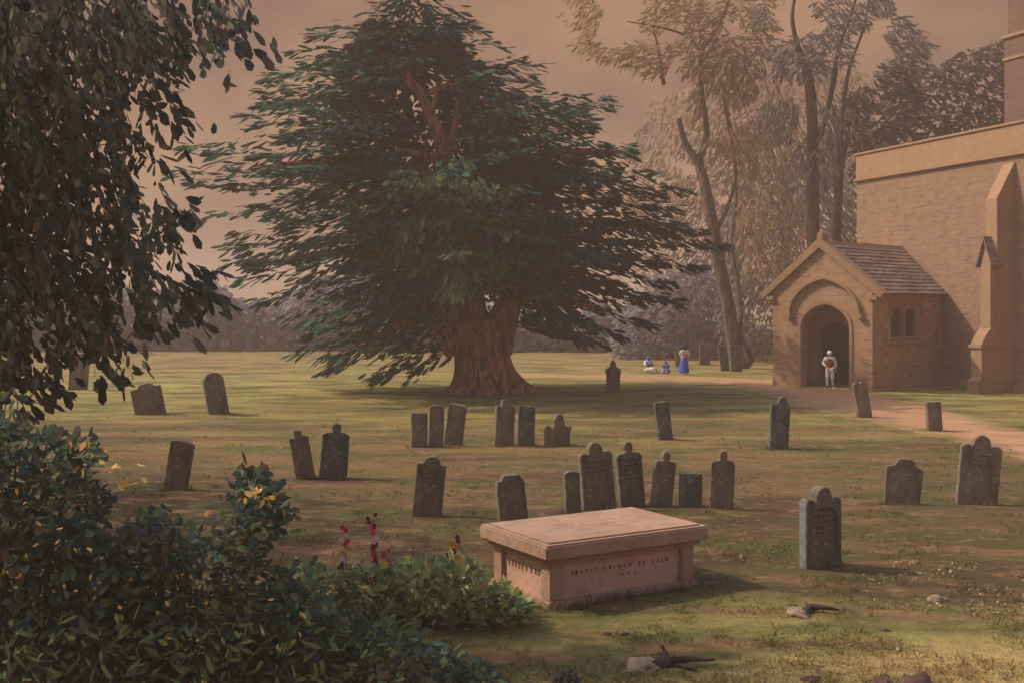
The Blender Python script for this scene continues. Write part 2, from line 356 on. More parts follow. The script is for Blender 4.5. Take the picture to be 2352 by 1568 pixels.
# porch frame
BETA = math.radians(44)
fC = G(2004, 900); pin = Vector((math.cos(BETA), math.sin(BETA), 0)); pf = Vector((-math.sin(BETA), math.cos(BETA), 0))
def ray_line(px, O, d):      # plan intersection of the sight line at px with O + t d
    k = rayx(px); return (k*O.y - O.x)/(d.x - k*d.y)
PW = ray_line(1775, fC, pf); pL = fC + pf*PW
PR = ray_line(2162, fC, pin); cR = fC + pin*PR
porch = empty('church_porch', pL, 'stone gabled porch with pointed arch doorway and two-light side window', 'porch', rz=math.atan2(-pf.y, -pf.x))
def on_porch(px, py, yoff=0):     # -> (x along front, z)
    O = fC + pin*yoff; t = ray_line(px, O, pf); q = O + pf*t
    return PW - t, EYE + (HY-py)/F*q.y
def on_side(px, py):
    t = ray_line(px, fC, pin); q = fC + pin*t; return t, EYE + (HY-py)/F*q.y
# church frame
AL = math.radians(20); tt = Vector((math.sin(AL), -math.cos(AL), 0)); inn = Vector((math.cos(AL), math.sin(AL), 0))
church = empty('church', cR, 'tan stone church wall with parapet, buttress and square tower at right edge', 'church', rz=math.atan2(tt.y, tt.x))
def on_church(px, py):
    t = ray_line(px, cR, tt); q = cR + tt*t; return t, EYE + (HY-py)/F*q.y
xl = on_church(1968, 400)[0]; zt = on_church(1966, 354)[1]; zs = on_church(1972, 418)[1]
m = MB(); m.box(xl, 15, 0, 9, -.3, zs); m.build('wall', M_wall, church)
m = MB(); m.box(xl-.02, 15, -.06, .5, zs+.14, zt-.12); m.build('parapet', M_trim, church, bevel=.02)
m = MB(); m.box(xl-.1, 15.1, -.16, .6, zs, zs+.14); m.build('string_course', M_trim, church, bevel=.03)
m = MB(); m.box(xl-.1, 15.1, -.14, .6, zt-.12, zt); m.build('coping', M_trim, church, bevel=.03)
m = MB(); m.prism([(.5, zs+.05), (4.7, zs+1.9), (9, zs+.05)], xl+.1, 15, axis='x'); m.build('roof', M_slate, church)
m = MB(); m.box(xl-.05, 15.05, -.1, 0, -.3, .35); m.build('plinth', M_trim, church, bevel=.03)
# tower
def tow_a():
    O = cR + inn*2.0; return ray_line(2307, O, tt)
ta = tow_a(); dT = (cR+inn*2+tt*ta).y
z1 = EYE + (HY-92)/F*dT; z2 = EYE + (HY-138)/F*dT
m = MB(); m.box(ta, ta+6, 2, 8, 8, z1); tw = m.build('tower', M_tower, church)
m = MB(); m.box(ta+.1, ta+5.9, 2.1, 7.9, z1+.16, 21); m.build('upper_stage', M_tower, tw)
m = MB(); m.box(ta-.1, ta+6.1, 1.9, 8.1, z1, z1+.16); m.build('string_course', M_trim, tw, bevel=.03)
m = MB(); m.box(ta-.07, ta+6.07, 1.93, 8.07, z2-.08, z2+.05); m.build('string_course', M_trim, tw, bevel=.02)
# buttress: outward = -y local
bx1 = on_church(2333, 900)[0]; bw = .6; bx0 = bx1-bw
def proj_out(px):       # how far out (local -y) the near-side face reaches at picture column px
    O = cR + tt*bx1; return ray_line(px, O, -inn)
def zat(px, py):
    O = cR + tt*bx1; t = ray_line(px, O, -inn); return EYE + (HY-py)/F*(O - inn*t).y
d1, d2, d3 = proj_out(2290), proj_out(2262), proj_out(2252)
zz = lambda px, py: zat(px, py)
prof = [(0, -.3), (-d3-.12, -.3), (-d3-.12, zz(2249, 878)), (-d3+.06, zz(2255, 866)), (-d3+.06, zz(2258, 792)), (-d2+.02, zz(2266, 772)), (-d1, zz(2290, 735)), (-d1, zz(2290, 455)), (-.06, zz(2312, 372)), (0, zz(2312, 372))]
m = MB(); m.prism(prof, bx0, bx1, axis='x'); bt = m.build('buttress', M_trim, church)
m = MB(); m.box(bx0-.05, bx1+.05, -d3-.02, 0, zz(2258,800), zz(2258,792)+.02); m.build('drip_moulding', M_trim, bt, bevel=.015)
m = MB(); m.box(bx0-.04, bx1+.04, -d3-.16, 0, zz(2249,880), zz(2249,874)); m.build('drip_moulding', M_trim, bt, bevel=.015)
# gablet on the buttress face
gx = (bx0+bx1)/2; gz1 = zz(2290, 548); gz0 = zz(2290, 612)
m = MB(); m.prism([(bx0-.1, gz0-.05), (bx0-.14, gz0+.05), (gx, gz1+.1), (bx1+.14, gz0+.05), (bx1+.1, gz0-.05), (gx, gz1-.06)], -d1-.42, -d1+.2)
m.build('gablet_roof', M_slate, bt, bevel=.01)
m = MB(); m.prism([(bx0+.04, gz0-2.1), (bx0+.04, gz0), (gx, gz1-.08), (bx1-.04, gz0), (bx1-.04, gz0-2.1)], -d1-.3, -d1+.1)
m.build('niche_block', M_trim, bt)
m = MB(); m.prism([(bx0+.04, gz0-2.1), (bx1-.04, gz0-2.1), (bx1-.04, gz0-2.45), (bx0+.04, gz0-2.45)], -d1-.3, -d1+.1); m.build('moulding', M_trim, bt)
# second buttress beyond the frame side wall keeps the rhythm
# ---- porch
def pointed(xa, xb, zb, zspring, zap, n=9, k=1.0):
    """outline of a pointed arch opening, from bottom-left up and over to bottom-right"""
    xm = (xa+xb)/2; h = (xb-xa)/2; Rr = 1.3*h; top = math.sqrt(Rr*Rr-(Rr-h)**2); half = []
    for i in range(n):
        x = -h + h*(1-math.cos(i/(n-1)*PI/2)); half.append((x, math.sqrt(max(0, Rr*Rr-(x-(Rr-h))**2))/top))
    pts = [(xa, zb)] + [(xm+x, zspring+(zap-zspring)*z) for x, z in half] + [(xm-x, zspring+(zap-zspring)*z) for x, z in half[-2::-1]]
    pts.append((xb, zb)); return pts
oa = on_porch(1842, 800)[0]; ob = on_porch(1950, 800)[0]; oap = on_porch(1895, 700)[1]; osp = on_porch(1842, 752)[1]
zeL = 4.05; zap = on_porch(1884, 572)[1]; xm = PW/2
arch = pointed(oa, ob, -.2, osp, oap)
m = MB(); m.prism([(0, -.2), (0, zeL), (xm, zap), (PW, zeL), (PW, -.2)] + arch[::-1], 0, .42)
m.build('gable_wall', M_porch, porch)
dp = 9.5
def churchy(px_x):   # local y at which the line x=px_x enters the church wall
    O = pL - pf*px_x; k = (cR-O); den = pin.x*inn.x+pin.y*inn.y; return (k.x*inn.x+k.y*inn.y)/den
ra = on_side(2046, 690); rb = on_side(2112, 690); wz1 = on_side(2046, 698)[1]; wz0 = on_side(2046, 782)[1]
m = MB(); yb = churchy(PW)+.6
for (a, b_, z0, z1_) in ((.42, ra[0], -.2, zeL), (rb[0], yb, -.2, zeL), (ra[0], rb[0], -.2, wz0), (ra[0], rb[0], wz1, zeL)):
    m.box(PW-.4, PW, a, b_, z0, z1_)
m.build('side_wall', M_porch, porch)
m = MB(); m.box(0, .35, .42, churchy(0)+.6, -.2, zeL); m.build('side_wall', M_inner, porch)
m = MB()
ia = on_porch(1882, 800, 2.6)[0]; ib = min(on_porch(1954, 800, 2.6)[0], PW-.5); iz = on_porch(1905, 738, 2.6)[1]; isp = on_porch(1905, 775, 2.6)[1]
m.prism([(.35, -.2), (.35, zeL-.1), (PW-.4, zeL-.1), (PW-.4, -.2)] + pointed(ia, ib, -.2, isp, iz)[::-1], 2.6, 2.9)
m.build('inner_wall', M_inner, porch)
m = MB(); m.prism(pointed(ia-.05, ib+.05, -.1, isp, iz+.05), 2.96, 3.06)
dr = m.build('door', M_dark, porch)
m = MB()
for k in range(1, 5): xx = ia + (ib-ia)*k/5; m.box(xx-.015, xx+.015, 2.935, 2.96, 0, isp)
m.build('plank_joint', M_glass, dr)
m = MB(); m.box(.35, PW-.4, .3, 2.7, -.2, .06); m.box(oa-.3, ob+.3, -.45, .3, -.2, .05); m.build('floor', M_trim, porch)
# ceiling / roof: two slopes with rows of stone tiles
ov = .32; ridge_z = zap+.22
def slope_pt(s, side, up=0):   # s 0 at ridge, 1 at eave
    ex = -ov if side < 0 else PW+ov; ez = zeL - .12
    x = xm + (ex-xm)*s; z = ridge_z + (ez-ridge_z)*s
    nx_, nz_2 = (-(ridge_z-ez), (xm-ex)) if side < 0 else ((ridge_z-ez), (ex-xm)); l = math.hypot(nx_, nz_2)
    return x+nx_/l*up, z+nz_2/l*up
m = MB(); rows = 13
for side in (-1, 1):
    for r in range(rows):
        s0, s1 = r/rows, (r+1)/rows+.012
        a, b_, c_, d_ = slope_pt(s0, side, .0), slope_pt(s0, side, .05), slope_pt(s1, side, .085), slope_pt(s1, side, .02)
        xx = min(max(xm + (((-ov) if side < 0 else PW+ov)-xm)*s0, 0), PW)
        y1 = churchy(xx)+.5; y = .30 + (r % 2)*.16
        while y < y1:
            wd = random.uniform(.28, .46); j = random.uniform(-.012, .012)
            q = [(a[0], a[1]), (b_[0], b_[1]+j), (c_[0], c_[1]+j), (d_[0], d_[1])]
            m.prism(q, y, min(y+wd-.012, y1), axis='y'); y += wd
rf = m.build('roof', M_slate, porch)
m = MB(); a = slope_pt(0, -1, .02); m.prism([(slope_pt(.05,-1,.05)), (xm, ridge_z+.16), (slope_pt(.05,1,.05))], .3, churchy(xm)+.4, axis='y'); m.build('ridge', M_trim, rf, bevel=.01)
m = MB()
for side in (-1, 1):
    q = [slope_pt(0, side, -.06), slope_pt(0, side, -.001), slope_pt(.99, side, -.001), slope_pt(.99, side, -.06)]
    m.prism(q, .35, churchy(0 if side < 0 else PW)+.4, axis='y')
m.build('roof_boarding', M_dark, rf)
# coping on the gable, proud of the wall
m = MB()
cop_o = [slope_pt(1.06, -1, .17), slope_pt(1.06, -1, -.10), slope_pt(.93, -1, -.12), (xm, ridge_z-.17), slope_pt(.93, 1, -.12), slope_pt(1.06, 1, -.10), slope_pt(1.06, 1, .17), (xm, ridge_z+.26)]
m.prism(cop_o, -.16, .34); m.build('gable_coping', M_trim, porch, bevel=.02)
kl = slope_pt(1.0, -1, -.1); kr = slope_pt(1.0, 1, -.1)
for a_, b_ in ((kl[0]-.02, .12), (PW-.12, kr[0]+.02)): m = MB(); m.box(a_, b_, -.14, .33, kl[1]-.2, kl[1]+.02); m.build('kneeler', M_trim, porch, bevel=.03)
m = MB(); m.prism([(xm-.16, ridge_z+.2), (xm-.13, ridge_z+.42), (xm, ridge_z+.52), (xm+.13, ridge_z+.42), (xm+.16, ridge_z+.2)], -.1, .25); m.build('finial_block', M_trim, porch, bevel=.02)
# arch mouldings
def ring(xa, xb, zsp, za, th, y0, y1, zb=None, foot=True):
    i = pointed(xa, xb, zb if zb is not None else zsp, zsp, za, 11); o_ = pointed(xa-th, xb+th, zb if zb is not None else zsp, zsp, za+th*1.1, 11)
    if zb is None: i = i[1:-1]; o_ = o_[1:-1]
    return o_ + i[::-1], y0, y1
m = MB(); q, a, c_ = ring(oa-.02, ob+.02, osp, oap+.02, .16, -.05, .1, zb=0); m.prism(q, a, c_); m.build('arch_moulding', M_trim, porch, bevel=.02)
hx0 = on_porch(1818, 730)[0]; hx1 = on_porch(1974, 730)[0]; hz = on_porch(1893, 642)[1]; hs = on_porch(1818, 722)[1]
m = MB(); q, a, c_ = ring(hx0, hx1, hs, hz, .1, -.17, .05); m.prism(q, a, c_)
m.box(hx0-.2, hx0+.04, -.2, .05, hs-.17, hs+.02); m.box(hx1-.04, hx1+.2, -.2, .05, hs-.17, hs+.02)
m.build('hood_mould', M_trim, porch, bevel=.015)
# side window
wy0, wy1 = ra[0], rb[0]
def yz_prism(mb, pts, x0, x1): mb.prism(pts, x0, x1, axis='x')
win = MB(); fw = .13
for q in ([(wy0, wz0), (wy0+fw, wz0), (wy0+fw, wz1), (wy0, wz1)], [(wy1-fw, wz0), (wy1, wz0), (wy1, wz1), (wy1-fw, wz1)],
          [(wy0+fw, wz0), (wy1-fw, wz0), (wy1-fw, wz0+fw), (wy0+fw, wz0+fw)]): yz_prism(win, q, PW-.3, PW-.06)
wm = (wy0+wy1)/2
hw = (wy1-wy0)/2-fw-.05
for (a, c_) in ((wy0+fw, wm-.06), (wm+.06, wy1-fw)):
    top = [(a, wz1-.45)] + [((a+c_)/2 - (c_-a)/2*math.cos(t), wz1-.45+.28*math.sin(t)) for t in np.linspace(0, PI, 11)] + [(c_, wz1-.45)]
    yz_prism(win, [(a, wz1), (a, wz1-.45)] + top[1:-1] + [(c_, wz1-.45), (c_, wz1)], PW-.28, PW-.08)
win_o = win.build('window', M_trim, porch)
m = MB(); yz_prism(m, [(wm-.06, wz0+fw), (wm+.06, wz0+fw), (wm+.06, wz1-.02), (wm-.06, wz1-.02)], PW-.27, PW-.04); m.build('mullion', M_trim, win_o, bevel=.01)
m = MB(); m.box(PW-.24, PW-.22, wy0+fw, wy1-fw, wz0+fw, wz1-.1); m.build('glass', M_glass, win_o)
m = MB(); m.box(PW-.05, PW+.13, wy0-.14, wy1+.14, wz0-.16, wz0); m.build('sill', M_trim, win_o, bevel=.02)
m = MB(); m.box(PW, PW+.1, wy0-.16, wy1+.16, wz1, wz1+.12); m.box(PW, PW+.1, wy0-.16, wy0-.04, wz1-.55, wz1); m.box(PW, PW+.1, wy1+.04, wy1+.16, wz1-.55, wz1); m.build('label_moulding', M_trim, win_o, bevel=.015)
# ------------------------------------------------------------------ gravestones
def arc(cx, cz, r, a0, a1, n=8, rz=None): return [(cx + r*math.cos(t), cz + (rz or r)*math.sin(t)) for t in np.linspace(a0, a1, n)]
def profile(kind, w, h):
    W = w/2
    if kind == 'flat': return [(-W, 0), (-W*.97, h*.97), (-W*.9, h), (W*.92, h*.985), (W, h*.96), (W, 0)]
    if kind == 'round': return [(-W, 0)] + [(-W, h-W*.9)] + arc(0, h-W*.9, W, PI, 0, 12, W*.9)[1:-1] + [(W, h-W*.9), (W, 0)]
    if kind == 'arched': return [(-W, 0), (-W, h*.93)] + arc(0, h*.93, W, PI, 0, 10, h*.07)[1:-1] + [(W, h*.93), (W, 0)]
    if kind == 'hump':   # square shoulders, round centre
        s = h*.86; r = W*.55; return [(-W, 0), (-W, s), (-W*.62, s+h*.01)] + arc(0, s, r, PI*.95, PI*.05, 9, h*.14) + [(W*.62, s+h*.01), (W, s), (W, 0)]
    if kind == 'trilobe':
        s = h*.84; return [(-W, 0), (-W, s*.96)] + arc(-W*.74, s*.96, W*.26, PI, PI*.15, 5, h*.05) + arc(0, s, W*.45, PI*.98, PI*.02, 9, h*.16) + arc(W*.74, s*.96, W*.26, PI*.85, 0, 5, h*.05) + [(W, 0)]
    if kind == 'knob':
        s = h*.8; r = W*.36; return [(-W, 0), (-W, s*.97), (-W*.8, s*1.02), (-W*.3, s*1.04)] + arc(0, h-h*.085, r, PI*1.25, -PI*.25, 9, h*.085) + [(W*.3, s*1.04), (W*.8, s*1.02), (W, s*.97), (W, 0)]
    if kind == 'concave':
        s = h*.8; return [(-W*.94, 0), (-W, s)] + arc(-W, s+h*.09, W*.5, -PI*.5, 0, 5, h*.09)[1:] + arc(0, h*.92, W*.5, PI, 0, 7, h*.08)[1:-1] + arc(W, s+h*.09, W*.5, PI, PI*1.5, 5, h*.09) + [(W*.94, 0)]
    if kind == 'notch': return [(-W, 0), (-W*.98, h*.93)] + arc(-W*.5, h*.93, W*.48, PI, .2, 6, h*.07) + [(0, h*.94)] + arc(W*.5, h*.93, W*.5, PI*.85, 0, 6, h*.06) + [(W, 0)]
    if kind == 'step': return [(-W, 0), (-W*.95, h*.86), (-W*.2, h*.88), (-W*.15, h*.96), (W*.15, h), (W*.6, h*.96), (W*.62, h*.9), (W*.8, h*.86), (W, h*.76), (W*.9, 0)]
    if kind == 'pointed': return [(-W*.85, 0), (-W*.85, h*.55), (-W, h*.62), (-W*.9, h*.72), (-W*.4, h*.78), (-W*.35, h*.9), (0, h), (W*.3, h*.9), (W*.4, h*.78), (W*.95, h*.72), (W, h*.6), (W*.88, h*.5), (W*.85, 0)]
    if kind == 'ornate': return [(-W*.95, 0), (-W, h*.5), (-W*.8, h*.64), (-W*.55, h*.6), (-W*.42, h*.5), (-W*.3, h*.66), (-W*.34, h*.82)] + arc(.05*W, h*.86, W*.3, PI*1.0, 0, 7, h*.14) + [(W*.36, h*.72), (W*.5, h*.6), (W*.95, h*.62), (W*.8, h*.4), (W*.78, 0)]
    if kind == 'shoulder': s = h*.9; return [(-W, 0), (-W*1.08, s*.86), (-W, s), (-W*.75, s*.97), (-W*.6, h*.98), (-W*.5, h), (W*.55, h*.985), (W*.7, s), (W*.85, s*.97), (W, 0)]
    if kind == 'squareknob': s = h*.86; return [(-W, 0), (-W, s), (-W*.45, s*1.0), (-W*.4, h), (W*.3, h), (W*.35, s*1.02), (W, s*.98), (W, 0)]
GR = 'gravestones scattered over the churchyard grass'
GRAVES = [ # px centre of base, base y, width px, height px, lean deg (+ right), kind, yaw, material, thickness, label, marks
 (179, 894, 42, 84, 3, 'flat', 14, 0, .16, 'pale grey leaning headstone under the drooping branches at far left', 0),
 (346, 950, 68, 72, -8, 'hump', 22, 2, .2, 'squat brown headstone with a round hump, leaning left, at left', 0),
 (502, 950, 46, 95, -7, 'round', 24, 1, .3, 'tall round-topped headstone with mossy cap, beside the squat humped one', 0),
 (403, 1126, 55, 116, 8, 'arched', -12, 2, .13, 'plain brown headstone leaning right, just above the yellow leaves', 0),
 (702, 1100, 44, 115, -7, 'squareknob', 14, 2, .12, 'brown knob-topped headstone leaning left, left one of a close pair', 0),
 (765, 1100, 62, 128, 3, 'knob', 16, 3, .13, 'dark headstone with small round finial, right one of a close pair', 0),
 (962, 1028, 38, 80, 0, 'flat', 18, 2, .12, 'lowest and leftmost of three slabs in a row in front of the yew', 0),
 (1000, 1026, 34, 96, 2, 'arched', 14, 2, .12, 'middle slab of three in a row in front of the yew', 0),
 (1040, 1022, 42, 96, 6, 'flat', -12, 2, .13, 'wide grey-brown slab leaning right, last of three in front of the yew', 0),
 (1156, 1022, 46, 106, 3, 'squareknob', 22, 2, .14, 'tall headstone with pale left edge directly below the yew trunk', 0),
 (1208, 1020, 38, 90, 1, 'flat', 10, 3, .11, 'grey flat-topped slab just right of the tall pale-edged one below the yew', 0),
 (1282, 1020, 66, 74, 0, 'ornate', 10, 2, .13, 'low ragged headstone with cross-like middle, right of the slabs below the yew', 0),
 (1408, 902, 36, 76, 0, 'pointed', 8, 1, .14, 'dark pointed headstone standing in the shadow right of the yew trunk', 0),
 (1528, 1008, 36, 88, -6, 'flat', 20, 3, .12, 'narrow dark blue-grey slab leaning left, alone on the grass right of the yew', 0),
 (1788, 1030, 48, 120, 2, 'step', 12, 3, .13, 'dark broken-topped headstone in front of the porch left corner', 0),
 (1986, 958, 34, 84, -6, 'notch', 12, 0, .12, 'slim headstone with two bumps on top, in front of the porch corner', 0),
 (2147, 990, 38, 68, -2, 'flat', 16, 2, .12, 'short flat-topped stone beside the path near the buttress', 0),
 (2242, 1157, 88, 160, 4, 'trilobe', -12, 2, .15, 'large three-lobed headstone leaning right at the right edge', 1),
 (2070, 1158, 82, 106, 4, 'concave', -14, 2, .12, 'broad low headstone with curved shoulders, left of the big three-lobed one', 0),
 (1884, 1300, 98, 186, -1, 'trilobe', 22, 1, .17, 'largest grey headstone with white-streaked left edge, right of the chest tomb', 2),
 (980, 1186, 66, 140, 5, 'hump', -10, 1, .12, 'headstone with small hump leaning right, above the red hollyhocks', 1),
 (1180, 1206, 68, 118, -3, 'shoulder', 16, 2, .14, 'square-shouldered headstone just behind the left end of the chest tomb', 0),
 (1316, 1182, 36, 98, -2, 'arched', 12, 1, .12, 'small narrow headstone at the left end of the row behind the chest tomb', 0),
 (1376, 1172, 78, 156, -3, 'trilobe', 16, 2, .15, 'widest three-lobed headstone in the row behind the chest tomb', 1),
 (1452, 1162, 60, 150, -3, 'knob', 14, 1, .14, 'headstone with a pale round knob and arched frame, third in the row behind the tomb', 2),
 (1518, 1162, 50, 126, 5, 'knob', 16, 2, .12, 'slender headstone leaning right between the knobbed and the short stone', 0),
 (1586, 1162, 52, 76, 1, 'flat', 10, 3, .12, 'shortest square slab in the row behind the tomb', 0),
 (1656, 1168, 54, 134, 2, 'knob', -10, 2, .13, 'brown headstone with dark round knob at the right end of the row behind the tomb', 0),
 (1666, 852, 20, 58, -6, 'flat', 8, 3, .14, 'dark far slab leaning left at the foot of the forked tree, left of two', 0),
 (1692, 854, 26, 62, -3, 'flat', 10, 3, .14, 'dark far slab at the foot of the forked tree, right of two', 0),
 (1618, 838, 24, 48, 0, 'flat', 4, 2, .14, 'faint brown stone in the distance left of the forked tree', 0),
 (1561, 842, 22, 36, 0, 'flat', 4, 2, .14, 'faint brown stone in the distance behind the figure in blue', 0),
]
for (px, py, wp, hp, lean, kind, yaw, mi, th, lab, marks) in GRAVES:
    g = G(px, py); sc = F/g.y
    w_, h_ = wp/sc, hp/sc
    pr = profile(kind, w_, h_); q = []
    # densify the edges and wear them
    for i in range(len(pr)):
        a, c_ = pr[i], pr[(i+1) % len(pr)]; n = max(1, int(math.dist(a, c_)/.09))
        for k in range(n):
            t = k/n; x = a[0]+(c_[0]-a[0])*t; z = a[1]+(c_[1]-a[1])*t
            if z > .01: x += .012*mnoise.noise(Vector((x*9, z*9, px))); z += .012*mnoise.noise(Vector((x*9, z*9, py)))
            q.append((x, z))
    q = [(x, z-.12 if z < .01 else z) for x, z in q]
    m = MB(); m.prism(q, -th/2, th/2)
    o = m.build('gravestone', M_grave[mi], bevel=.012, seg=1)
    o.location = (g.x, g.y, gz(g.x, g.y))
    o.rotation_euler = (math.radians(random.uniform(-3, 3)), math.radians(lean*1.35), math.radians(yaw)); o.rotation_mode = 'XYZ'
    tag(o, lab, 'gravestone', GR)
    if marks:
        mk = MB(); rows_ = 5 if marks == 2 else 3
        for r in range(rows_):
            z = h_*(.70 - r*.07); x = -w_*.3 + random.uniform(0, .04)
            while x < w_*.3:
                l = random.uniform(.015, .05); mk.box(x, x+l, -th/2-.003, -th/2+.003, z, z+random.uniform(.015, .03)); x += l+random.uniform(.015, .03)
        mk.build('inscription', M_mark, o)
    if marks == 2:
        fr = MB(); i = pointed(-w_*.34, w_*.34, .12, h_*.62, h_*.76, 8); e = pointed(-w_*.4, w_*.4, .12, h_*.62, h_*.79, 8)
        fr.prism(e + i[::-1], -th/2-.018, -th/2+.004); fr.build('carved_border', M_grave[mi], o, bevel=.005, seg=1)
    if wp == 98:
        e = MB(); e.box(-w_/2-.012, -w_/2+.02, -th/2-.006, th/2-.03, -.05, h_*.8); tag(e.build('sunlit_edge_strip', M_edge, o, bevel=.008, seg=1), 'whitish strip painted as sunlight on the left edge')  # sunlight along the left edge, painted as a pale strip
    # tuft of taller grass at the foot is part of the grass object below
FEET = [(G(g[0], g[1]), g[2]/(F/G(g[0], g[1]).y)) for g in GRAVES]
# ------------------------------------------------------------------ chest tomb
tang = math.atan2(2600, 4324)
tomb = empty('chest_tomb', G(1264, 1396), 'pale stone chest tomb with a heavy flat slab on top and corner pilasters', 'tomb', rz=tang)
TL, TW, TH = 2.10, 1.28, .50
m = MB(); m.box(-.03, TL+.03, -.03, TW+.03, -.15, .07); m.build('plinth', M_tomb, tomb, bevel=.012)
m = MB(); m.box(.05, TL-.05, .05, TW-.05, .07, TH); m.build('chest', M_tombpanel, tomb)
m = MB()
for (a, c_) in ((0, 0), (TL-.2, 0), (0, TW-.2), (TL-.2, TW-.2)):
    mm = MB(); mm.box(a, a+.2, c_, c_+.2, .07, TH-.0); mm.build('pilaster', M_tomb, tomb, bevel=.012)
m = MB(); m.box(-.06, TL+.06, -.06, TW+.06, TH, TH+.06); m.build('moulding', M_tomb, tomb, bevel=.02)
m = MB(); m.box(-.13, TL+.13, -.13, TW+.13, TH+.06, TH+.235); sl = m.build('slab', M_tomb, tomb, bevel=.022)
bm = bmesh.new(); bm.from_mesh(sl.data); bm.to_mesh(sl.data); bm.free()
m = MB(); m.box(-.05, TL+.05, -.05, TW+.05, TH+.235, TH+.252); m.build('raised_panel', M_tomb, sl, bevel=.006)
mk = MB(); x = .32
while x < TL-.35:
    if random.random() < .8: mk.box(x, x+random.choice((.012, .03, .02)), .044, .052, .33+random.uniform(-.008, .008), .33+random.uniform(.03, .05))
    x += random.uniform(.05, .085)
x = .5
while x < TL-.6:
    if random.random() < .5: mk.box(x, x+.02, .044, .052, .24, .26)
    x += .09
y = .3
while y < TW-.3:
    mk.box(.044, .052, y, y+.03, .3, .37); y += random.uniform(.07, .11)
mk.build('inscription', M_mark2, tomb)
mk = MB()
for r in range(4):
    x = .4
    while x < TL-.3:
        if random.random() < .3: mk.box(x, x+.035, .3+r*.18, .3+r*.18+.05, TH+.2515, TH+.2535)
        x += .07
mk.build('worn_letters', M_tombpanel, sl)
# ------------------------------------------------------------------ yew
YB = 45.3
YT = [(-30,920,1010), (10,850,1080), (50,750,1140), (90,690,1180), (130,640,1240), (180,590,1270), (220,600,1430), (260,490,1400), (300,500,1480), (340,440,1530),
      (400,405,1560), (450,430,1630), (500,480,1590), (550,520,1690), (600,500,1630), (650,550,1560), (700,580,1570), (750,580,1490), (800,640,1450), (850,640,1390), (900,610,960)]
ty, tl, tr = map(np.array, zip(*YT))
AXY = [(-60,950), (0,945), (150,930), (370,1030), (560,1080), (740,1115), (950,1120)]; ay, ax_ = map(np.array, zip(*AXY))
ybase = G(1122, 900); yew = empty('yew_tree', ybase, 'huge spreading dark yew tree with a thick fluted trunk in the middle of the churchyard', 'tree')
S = F/YB
def bough_sprays(px0, z_of, phi, R, drop, n, spread=.55):
    pass
def yew_bank(tiers, keepf, nden, sz, dens=1.0):
    Ps, Ds, Ls, Ws = [], [], [], []
    for yv in tiers:
        axx = np.interp(yv, ay, ax_); Lr = (axx-np.interp(yv, ty, tl))/S; Rr = (np.interp(yv, ty, tr)-axx)/S
        av = (Lr+Rr)/2*.8; nb = int(max(7, 2*PI*av/1.5*dens))
        for k in range(nb):
            phi = 2*PI*(k+random.random())/nb; c_, s_ = math.cos(phi), math.sin(phi)
            base = Rr if c_ > 0 else Lr
            Rm = 1/math.sqrt((c_/max(base, .5))**2 + (s_/max(av, .5))**2)
            k_ = .6*mnoise.noise(Vector((c_*2.2, s_*2.2, yv/85.))) + .6*mnoise.noise(Vector((c_*4.5+9, s_*4.5, yv/40.)))
            Rm *= (.88 + .48*k_ + random.uniform(-.24, .12)); Rm = min(Rm, base*1.02)
            yj = yv + random.uniform(-9, 9)
            x0 = (axx-CX)/S; z0 = EYE + (HY-yj)/S
            tipx = x0 + c_*Rm; tipy = YB + s_*Rm; tz = z0
            ppx = CX + tipx/tipy*F; ppy = HY - (tz-EYE)/tipy*F
            if not keepf(ppx, ppy, s_, yj, k_): continue
            droop = .02 + .36*max(0, (yj-450)/450) + random.uniform(-.10, .10)
            n = int(nden*1.55*(.5+Rm/9))
            t = 1 - RNG.random(n)**1.5*.75
            lat = RNG.normal(0, .42, n)*(1.25-t)*1.5 + RNG.normal(0, .2, n)
            d0 = np.array([c_, s_, 0]); sd_ = np.array([-s_, c_, 0])
            # bough rises from the stem then falls to its tip
            zt = (1-t)*Rm*droop*.9 + .25*np.sin(t*PI)*1.0
            p = np.array([x0, YB, tz]) + d0*(t*Rm-.4)[:, None] + sd_*lat[:, None] + np.array([0,0,1])*(zt + RNG.normal(0, .085, n))[:, None]
            dd = d0 + sd_*(np.sign(lat)*np.minimum(np.abs(lat), .8)*.8 + RNG.normal(0, .36, n))[:, None] + np.array([0,0,1])*(-droop*1.0 - .12 + RNG.normal(0, .22, n))[:, None]
            qx = CX + p[:, 0]/p[:, 1]*F; qy = HY - (p[:, 2]-EYE)/p[:, 1]*F
            ok = ~((np.abs(qx-1108) < 62+.32*np.abs(qy-790)*(qy < 790)) & (qy > 694)) | (p[:, 1] > YB+1.5) & (qy < 720)
            ok &= ~((qx > 1180) & (qy > 750+ (qx-1200)*.25))
            ok &= ~((((qx-985)/80)**2 + ((qy-275)/125)**2 < 1) & (p[:, 1] < YB-.9) & (RNG.random(n) < .9))
            p, dd = p[ok], dd[ok]; n = len(p)
            Ps.append(p); Ds.append(dd); Ls.append(RNG.uniform(.3, .72, n)*sz); Ws.append(RNG.uniform(.12, .22, n)*sz)
    return map(np.concatenate, (Ps, Ds, Ls, Ws))
def front_window(px, py): return (px-985)**2/85**2 + (py-275)**2/130**2 < 1
def green_zone(px, py): return ((px-1040)/150)**2 + ((py-520)/175)**2 < 1
def brown_zone(px, py): return ((px-1400)/230)**2 + ((py-540)/190)**2 < 1 or ((px-960)/170)**2 + ((py-250)/120)**2 < 1
